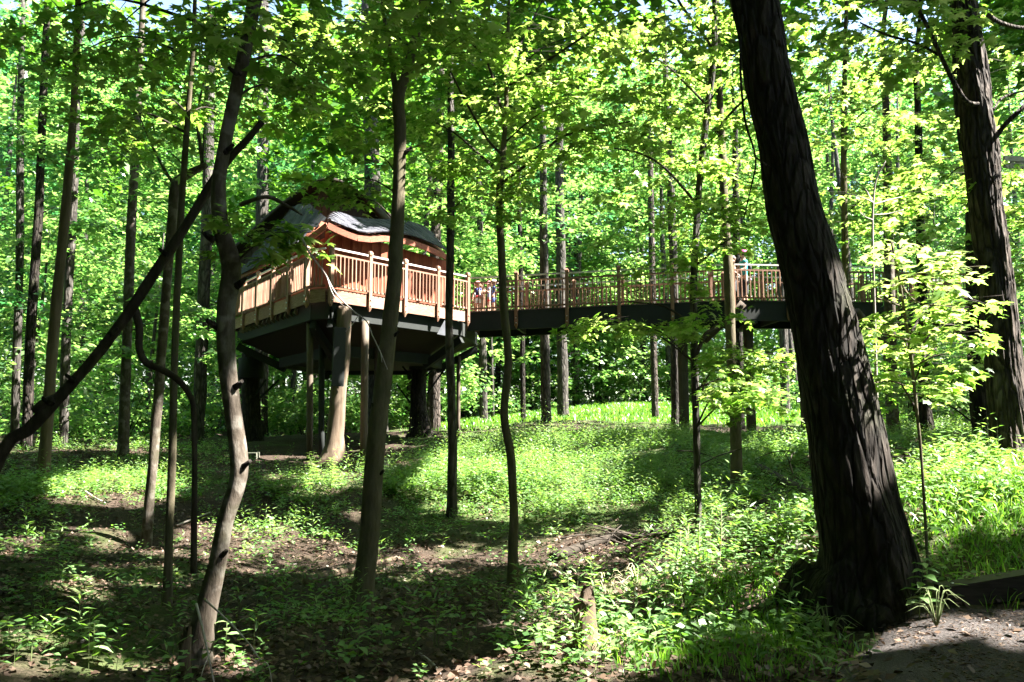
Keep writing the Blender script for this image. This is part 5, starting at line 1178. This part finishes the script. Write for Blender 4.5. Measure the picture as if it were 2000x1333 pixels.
# clumps of curved grass in the lower right and before the stump
for (x, y, lab, mt) in [(1185,1180,'pale dry grass tuft behind the cut stump','straw'), (1245,1160,'pale dry grass tuft right of the cut stump','straw'), (1620,1265,'dark green grass tuft below the giant roots','grass_leaf'), (1830,1230,'grass tuft in front of the trail timber','grass_leaf')]:
    p = on_ground(x, y); t = empty('grass_tuft', p); tag(t, lab, 'grass tuft')
    for k in range(16):
        a = random.uniform(0, 6.28); l = random.uniform(.1, .25); hh = random.uniform(.12, .3)
        tube('blade', [p, p + Vector((.4 * l * math.cos(a), .4 * l * math.sin(a), hh)), p + Vector((l * math.cos(a), l * math.sin(a), hh * .75))], [.004, .003, .001], 'grass_stem' if mt == 'grass_leaf' else 'straw', t, seg=4, per=3)

# ------------------------------------------------------------------ stumps, logs, sticks, rocks
def stump(px, py, w, h, label, tilt=(0, 0), m='bark_bare'):
    p = on_ground(px, py); t = empty('stump', p); tag(t, label, 'stump')
    seg = 18; rows = 7; V = []; rs = random.Random(int(px))
    for i in range(rows):
        f = i / (rows - 1)
        for j in range(seg):
            a = 2 * math.pi * j / seg; r = w * (.5 + .16 * math.exp(-f * 6)) * (1 + .09 * math.sin(3 * a + f * 2) + .05 * math.sin(7 * a + 5 * f)) + rs.uniform(-.01, .01) * w
            z = f * h * (1 if f < 1 else 1 + .28 * math.sin(a + .7) + rs.uniform(-.12, .14))
            V.append((p.x + r * math.cos(a) + tilt[0] * f, p.y + r * math.sin(a) + tilt[1] * f, p.z - .04 + z))
    Fc = [(i * seg + j, i * seg + (j + 1) % seg, (i + 1) * seg + (j + 1) % seg, (i + 1) * seg + j) for i in range(rows - 1) for j in range(seg)]
    me = bpy.data.meshes.new('stem'); me.from_pydata(V, [], Fc); me.update(); mesh_obj('stem', me, m, t, True)
    top = V[-seg:]; inner = []
    for k, q in ((.9, -.01), (.45, -.03)):
        for j in range(seg):
            v = top[j]; inner.append((p.x + tilt[0] + (v[0] - p.x - tilt[0]) * k, p.y + tilt[1] + (v[1] - p.y - tilt[1]) * k, v[2] * .75 + .25 * (p.z + h) + q + rs.uniform(-.02, .015)))
    V2 = list(top) + inner + [(p.x + tilt[0], p.y + tilt[1], p.z + h * .9)]; n = seg
    F2 = [(i * n + j, i * n + (j + 1) % n, (i + 1) * n + (j + 1) % n, (i + 1) * n + j) for i in range(2) for j in range(n)] + [(2 * n + j, 2 * n + (j + 1) % n, 3 * n) for j in range(n)]
    me = bpy.data.meshes.new('broken_top'); me.from_pydata(V2, [], F2); me.update(); mesh_obj('broken_top', me, 'rot_wood', t)
    return t
stump(1145, 1272, .16, .36, 'pale cut stump standing in the sun at bottom centre', (-.02, 0))
stump(360, 1316, .08, .3, 'small pale broken stub left of the crooked trunk', (-.01, .01), 'rot_wood')
def log(label, pts, r, m='rot_wood', cat='log', name='fallen_log', dz=.0, y=None):
    P = []
    for (x, yy) in pts:
        g = on_ground(x, yy); P.append(g + Vector((0, 0, r * .55 + dz)))
    o = tube(name, P, [r] + [r * .9] * (len(P) - 2) + [r * .55], m, None, seg=10, rough=.12, per=4, seed=int(pts[0][0])); tag(o, label, cat); return o
log('dark fallen log sloping beside the leaning giant', [(1480,918),(1530,945),(1595,978)], .10, 'dead_wood')
log('dim fallen log lying left of the forked trunk', [(600,1140),(660,1125),(780,1095)], .06)
log('rotten log across the dark hollow', [(1080,1098),(1180,1062),(1290,1050),(1380,1046)], .08, 'dead_wood')
log('pale short log end in the sun by the leaning giant', [(1560,1070),(1590,1066),(1625,1062)], .07, 'rot_wood')
log('thin fallen branch in the left middle distance', [(345,1035),(375,1022),(410,1008)], .015, 'dead_twig', 'stick', 'fallen_branch', .05)
log('curved dead branch lying in the left sunlit patch', [(165,965),(180,975),(205,990)], .02, 'dead_twig', 'stick', 'fallen_branch', .03)
log('grey stick lying in the lower middle', [(820,1285),(845,1300),(860,1320)], .015, 'dead_twig', 'stick', 'fallen_branch')
log('brown stick lying on the trail edge', [(1690,1285),(1720,1262),(1728,1240)], .008, 'dead_twig', 'stick', 'fallen_branch')
def stick(label, pts, r, m='dead_twig', forks=()):
    P = [W(*p) for p in pts]; o = tube('dead_twig', P, np.linspace(r, r * .45, len(P)), m, None, seg=7, rough=.06, per=5); tag(o, label, 'twig')
    for f in forks:
        Q = [W(*p) for p in f]; tube('fork', Q, np.linspace(r * .55, r * .2, len(Q)), m, o, seg=6, per=4)
    return o
stick('pale dead twig hanging before the treehouse railing', [(588,462,5.9),(606,496,5.85),(634,534,5.8),(655,572,5.8),(690,608,5.75),(716,628,5.75),(727,655,5.75),(742,686,5.75),(757,722,5.75)], .0075, forks=[[(638,540,5.8),(652,578,5.7),(680,606,5.7)], [(744,690,5.75),(746,708,5.7)], [(700,616,5.75),(690,632,5.7),(675,648,5.7)]])
stick('pale stick leaning on the crooked trunk base', [(383,1180,5.9),(396,1230,5.75),(408,1285,5.6),(420,1345,5.5)], .010, forks=[[(408,1280,5.62),(396,1310,5.5),(386,1350,5.4)]])
stick('thin bowed dead branch right of the crooked trunk base', [(400,1172,5.9),(440,1208,5.7),(480,1250,5.5),(508,1288,5.4),(524,1300,5.35),(532,1340,5.3)], .007, forks=[[(508,1288,5.4),(485,1302,5.35),(460,1306,5.3)]])
def brush(px, py, n, spread, h, label, m='dead_twig', r=.012, L=.8):
    p = on_ground(px, py); t = empty('brush_pile', p); tag(t, label, 'brush pile')
    for k in range(n):
        a = random.uniform(0, 6.28); c = p + Vector((random.gauss(0, spread), random.gauss(0, spread * .6), random.uniform(.03, h))); l = L * random.uniform(.5, 1.2)
        v = Vector((math.cos(a), math.sin(a), random.uniform(-.25, .35))) * l / 2
        tube('stick', [c - v, c + Vector((0, 0, .04)), c + v], [r, r * .8, r * .4], m, t, seg=5, per=2)
brush(1800, 930, 40, .9, .3, 'tangled grey brush pile between the big right trunks', 'dead_wood', .010, .9)
brush(62, 925, 9, .18, .5, 'white dead twigs before the tan split trunk', 'dead_twig', .012, .6)
brush(545, 835, 26, 1.0, 1.3, 'pale dead branches heaped behind the treehouse poles', 'dead_twig', .025, 2.0)
brush(1250, 1065, 14, .5, .15, 'small sticks heaped in the dark hollow', 'dead_wood', .015, .9)
def rock(px, py, s, label):
    p = on_ground(px, py); n1_ = 12; V = []; 
    th = np.linspace(0, math.pi, 8); ph = np.arange(n1_) * 2 * math.pi / n1_
    for a in th:
        for b in ph:
            k = 1 + .16 * math.sin(3 * b + 2 * a + px) + .1 * math.sin(5 * a + 2 * b)
            V.append((p.x + s * k * math.sin(a) * math.cos(b), p.y + s * .8 * k * math.sin(a) * math.sin(b), p.z + s * .55 * k * math.cos(a)))
    q = [(i * n1_ + j, i * n1_ + (j + 1) % n1_, (i + 1) * n1_ + (j + 1) % n1_, (i + 1) * n1_ + j) for i in range(7) for j in range(n1_)]
    me = bpy.data.meshes.new('rock'); me.from_pydata(V, [], q); me.update(); o = mesh_obj('rock', me, 'stone', smooth=True); tag(o, label, 'rock')
rock(1562, 1078, .16, 'pale flat rock in the sun left of the leaning giant'); rock(1078, 1108, .09, 'small round stone in the hollow right of the maple sapling'); rock(875, 1155, .08, 'small grey stone between the forked tree and the sapling')

# ------------------------------------------------------------------ people on the bridge
def skin_mesh(name, verts, edges, material, parent, sub=2, root=0):
    me = bpy.data.meshes.new(name); me.from_pydata([v[0] for v in verts], edges, []); me.update()
    o = bpy.data.objects.new(name, me); COL.objects.link(o); o.parent = parent; me.materials.append(MATS[material])
    o.modifiers.new('skin', 'SKIN'); o.modifiers['skin'].use_smooth_shade = True
    sv = me.skin_vertices[0].data
    for i, v in enumerate(verts): r = v[1]; sv[i].radius = r if isinstance(r, tuple) else (r, r)
    sv[root].use_root = True
    s = o.modifiers.new('sub', 'SUBSURF'); s.levels = sub; s.render_levels = sub
    return o
def lathe(name, prof, material, parent, loc=(0, 0, 0), seg=18, squash=1.0):
    V = []; Fc = []
    for (r, z) in prof:
        for j in range(seg):
            a = 2 * math.pi * j / seg; V.append((loc[0] + r * math.cos(a) * squash, loc[1] + r * math.sin(a), loc[2] + z))
    for i in range(len(prof) - 1):
        for j in range(seg): Fc.append((i * seg + j, i * seg + (j + 1) % seg, (i + 1) * seg + (j + 1) % seg, (i + 1) * seg + j))
    me = bpy.data.meshes.new(name); me.from_pydata(V, [], Fc); me.update(); me.materials.append(MATS[material]); me.shade_smooth()
    o = bpy.data.objects.new(name, me); COL.objects.link(o); o.parent = parent; return o
def person(loc, H, rz, label, skin, shirt, shorts, arms, child=True, hat=None, hair='hair_blond', sleeve=.45, legs=.3, shoes='sandal', extras=(), stride=0.):
    p = empty('person', loc); p.rotation_euler = (0, 0, rz); tag(p, label, 'person', 'people on the bridge')
    hs = 1.25 if child else 1.0; hz = .86 if child else .88
    v = [((0, 0, .50), (.078, .058)), ((0, 0, .60), (.070, .052)), ((0, .004, .71), (.082, .055)), ((0, 0, .785), (.045, .04)), ((0, -.002, .825), .030),
         ((0, -.006, hz), .045 * hs), ((0, -.008, hz + .045 * hs), .060 * hs), ((0, .002, hz + .10 * hs), .048 * hs), ((0, -.075 * hs, hz + .035 * hs), .011 * hs)]
    e = [(0, 1), (1, 2), (2, 3), (3, 4), (4, 5), (5, 6), (6, 7), (6, 8)]
    up_arm = []
    for sgn, (el, wr) in zip((-1, 1), arms):
        i = len(v); sh = Vector((sgn * .095, 0, .775)); el = Vector(el); wr = Vector(wr); hd = (wr - el).normalized()
        pm = wr + hd * .035
        v += [(tuple(sh), .033), (tuple(el), .024), (tuple(wr), .017), (tuple(pm), (.018, .012))]
        e += [(3, i), (i, i + 1), (i + 1, i + 2), (i + 2, i + 3)]
        side = hd.cross(Vector((0, 1, .2))).normalized()
        for k, (o_, l) in enumerate([(-.015, .040), (-.005, .048), (.005, .045), (.014, .036)]):
            j = len(v); b = pm + side * o_ + hd * .012; v += [(tuple(b + hd * l * .5), .0055), (tuple(b + hd * l + Vector((0, -.006, -.004))), .0045)]; e += [(i + 3, j), (j, j + 1)]
        j = len(v); v += [(tuple(wr + side * .022 + hd * .02), .0065), (tuple(wr + side * .03 + hd * .045), .005)]; e += [(i + 2, j), (j, j + 1)]
        up_arm.append((sh, el))
    for sgn in (-1, 1):
        i = len(v); s = stride * sgn
        v += [((sgn * .048, 0, .46), .056), ((sgn * .054, -.012 - s * .4, .27), .038), ((sgn * .055, .012 - s, .055), .023), ((sgn * .055, .02 - s, .025), .022), ((sgn * .062, -.075 - s, .018), .018)]
        e += [(0, i), (i, i + 1), (i + 1, i + 2), (i + 2, i + 3), (i + 3, i + 4)]
    v = [(tuple(Vector(q) * H), tuple(x * H for x in r) if isinstance(r, tuple) else r * H) for q, r in v]
    skin_mesh('body', v, e, skin, p)
    sv = [((0, 0, .505), (.092, .07)), ((0, 0, .60), (.085, .064)), ((0, .004, .71), (.096, .067)), ((0, 0, .785), (.056, .05))]; se = [(0, 1), (1, 2), (2, 3)]
    if sleeve:
        for sh, el in up_arm:
            i = len(sv); sv += [(tuple(sh), .042), (tuple(sh.lerp(el, sleeve)), .038)]; se += [(3, i), (i, i + 1)]
    sv = [(tuple(Vector(q) * H), tuple(x * H for x in r) if isinstance(r, tuple) else r * H) for q, r in sv]
    skin_mesh('shirt', sv, se, shirt, p, root=1)
    sv = [((0, 0, .52), (.088, .067)), ((0, 0, .485), (.09, .07))]; se = [(0, 1)]
    for sgn in (-1, 1):
        i = len(sv); s = stride * sgn; sv += [((sgn * .05, 0, .45), .066), ((sgn * .056, -.008 - s * .35, legs), .056)]; se += [(1, i), (i, i + 1)]
    sv = [(tuple(Vector(q) * H), tuple(x * H for x in r) if isinstance(r, tuple) else r * H) for q, r in sv]
    skin_mesh('shorts', sv, se, shorts, p, root=1)
    for sgn in (-1, 1):
        s = stride * sgn
        skin_mesh('shoe', [((sgn * .055 * H, (.03 - s) * H, .024 * H), .026 * H), ((sgn * .062 * H, (-.085 - s) * H, .018 * H), .023 * H)], [(0, 1)], shoes, p, 1)
    hc = Vector((0, .002, hz + .05 * hs)) * H; r = .068 * hs * H
    lathe('hair', [(r * .98, -.35 * r), (r * 1.04, .1 * r), (r * .95, .5 * r), (r * .65, .88 * r), (r * .1, 1.05 * r)], hair, p, (0, hc.y + r * .12, hc.z), 16, .94)
    for sx in (-1, 1):
        lathe('eye', [(.001, r * .12), (r * .1, 0), (.001, -r * .12)], 'cloth_black', p, (sx * r * .36, hc.y - r * .93, hc.z - r * .02), 6)
        lathe('ear', [(.001, r * .2), (r * .14, 0), (.001, -r * .2)], skin, p, (sx * r * .92, hc.y + r * .05, hc.z - r * .1), 6)
    if hat:
        kind, mt = hat
        dome = [(r * 1.1, .18 * r), (r * 1.1, .55 * r), (r * .85, 1.05 * r), (r * .4, 1.28 * r), (r * .02, 1.32 * r)]
        if kind == 'sun': dome = [(r * 1.75, -.15 * r), (r * 1.72, -.1 * r)] + dome
        lathe('hat', dome, mt, p, (0, hc.y, hc.z), 18)
        if kind == 'cap':
            n_ = 9; V = []; 
            for j in range(n_):
                a = math.pi * (1.15 + .7 * j / (n_ - 1)); V += [(r * 1.08 * math.cos(a), hc.y + r * 1.08 * math.sin(a), hc.z + r * .3), (r * 1.15 * math.cos(a), hc.y + r * 1.05 * math.sin(a) - r * .75 * math.sin(math.pi * j / (n_ - 1)), hc.z + r * .12)]
            me = bpy.data.meshes.new('visor'); me.from_pydata(V, [], [(2 * j, 2 * j + 1, 2 * j + 3, 2 * j + 2) for j in range(n_ - 1)]); me.update(); me.materials.append(MATS[mt])
            o = bpy.data.objects.new('visor', me); COL.objects.link(o); o.parent = p; s_ = o.modifiers.new('s', 'SOLIDIFY'); s_.thickness = .006
    for (nm, sk, mt) in extras:
        skin_mesh(nm, [(tuple(Vector(q) * H), tuple(x * H for x in r_) if isinstance(r_, tuple) else r_ * H) for q, r_ in sk], [(i, i + 1) for i in range(len(sk) - 1)], mt, p, 1)
    return p
bd = (P1 - P0).normalized(); bn = Vector((-bd.y, bd.x, 0))
def bridge_at(px, back):
    t = ((px - 1000) / F * 26 - P0.x) / (P1.x - P0.x) if px < 1425 else None
    if t is None:
        t = ((px - 1000) / F * 25 - P1.x) / (P2.x - P1.x); q = P1.lerp(P2, t); z = zb1
        return Vector((q.x, q.y + back, z + .002))
    q = P0.lerp(P1, t) + bn * back; return Vector((q.x, q.y, zb0 + (zb1 - zb0) * t + .002))
down = ((-.125, .01, .63), (-.13, -.03, .50)); downr = ((.125, .01, .63), (.13, -.03, .50))
person(bridge_at(925, .45), 1.04, R(8), 'child in white and navy shirt and pale pink cap facing the viewer on the bridge', 'skin', 'cloth_navy', 'cloth_white', (((-.14, .0, .64), (-.15, -.02, .50)), ((.14, 0, .64), (.15, -.03, .50))), hat=('cap', 'hat_red'), hair='hair_blond',
       extras=[('belt', [((-.075, -.03, .535), .03), ((0, -.05, .535), .035), ((.075, -.03, .535), .03)], 'cloth_red'), ('sash', [((.03, -.05, .74), .03), ((.05, -.055, .64), .035), ((.055, -.05, .56), .03)], 'cloth_white')])
person(bridge_at(944, .75), 1.08, R(-62), 'child in pale blue shirt and red shorts between the two other children', 'skin', 'cloth_pale', 'cloth_red', (((-.13, -.06, .64), (-.10, -.15, .68)), ((.13, -.05, .64), (.09, -.14, .70))), hat=('cap', 'hat_red'), hair='hair_brown', legs=.34)
person(bridge_at(958, .42), 1.06, R(-75), 'child in blue shirt and cream sun hat at the right of the group', 'skin', 'cloth_blue', 'cloth_blue', (((-.125, .02, .63), (-.12, -.03, .51)), ((.125, .02, .63), (.12, -.05, .52))), hat=('sun', 'hat_cream'), hair='hair_blond', legs=.28)
person(bridge_at(915.5, .8), .92, R(30), 'small child in white shirt and red shorts half hidden by the corner post', 'skin', 'cloth_white', 'cloth_red', (down, downr), hair='hair_blond', legs=.36, extras=[('belt', [((-.075, -.03, .6), .035), ((0, -.05, .6), .04), ((.075, -.03, .6), .035)], 'cloth_red')])
person(bridge_at(1467, .6), 1.68, R(-78), 'adult in magenta cap and teal shirt with dark backpack on the bridge', 'skin', 'cloth_teal', 'cloth_black', (((-.11, -.09, .66), (-.06, -.20, .70)), ((.12, -.04, .63), (.10, -.14, .60))), False, ('cap', 'cloth_pink'), 'hair_brown', .4, .12,
       extras=[('backpack', [((0, .10, .60), (.07, .05)), ((0, .11, .70), (.075, .055)), ((0, .09, .77), (.06, .04))], 'cloth_black'), ('ponytail', [((0, .07, .93), .025), ((0, .105, .89), .022), ((0, .10, .83), .012)], 'hair_brown'), ('bag', [((.11, .06, .46), .03), ((.115, .08, .40), .035)], 'cloth_violet')])
person(bridge_at(1445, .6), 1.52, R(75), 'adult in sleeveless tan top facing the person in the magenta cap', 'skin_dark', 'cloth_tan', 'cloth_black', (((-.13, -.02, .63), (-.12, -.10, .56)), ((.12, -.07, .64), (.07, -.16, .66))), False, None, 'hair_brown', 0, .2)
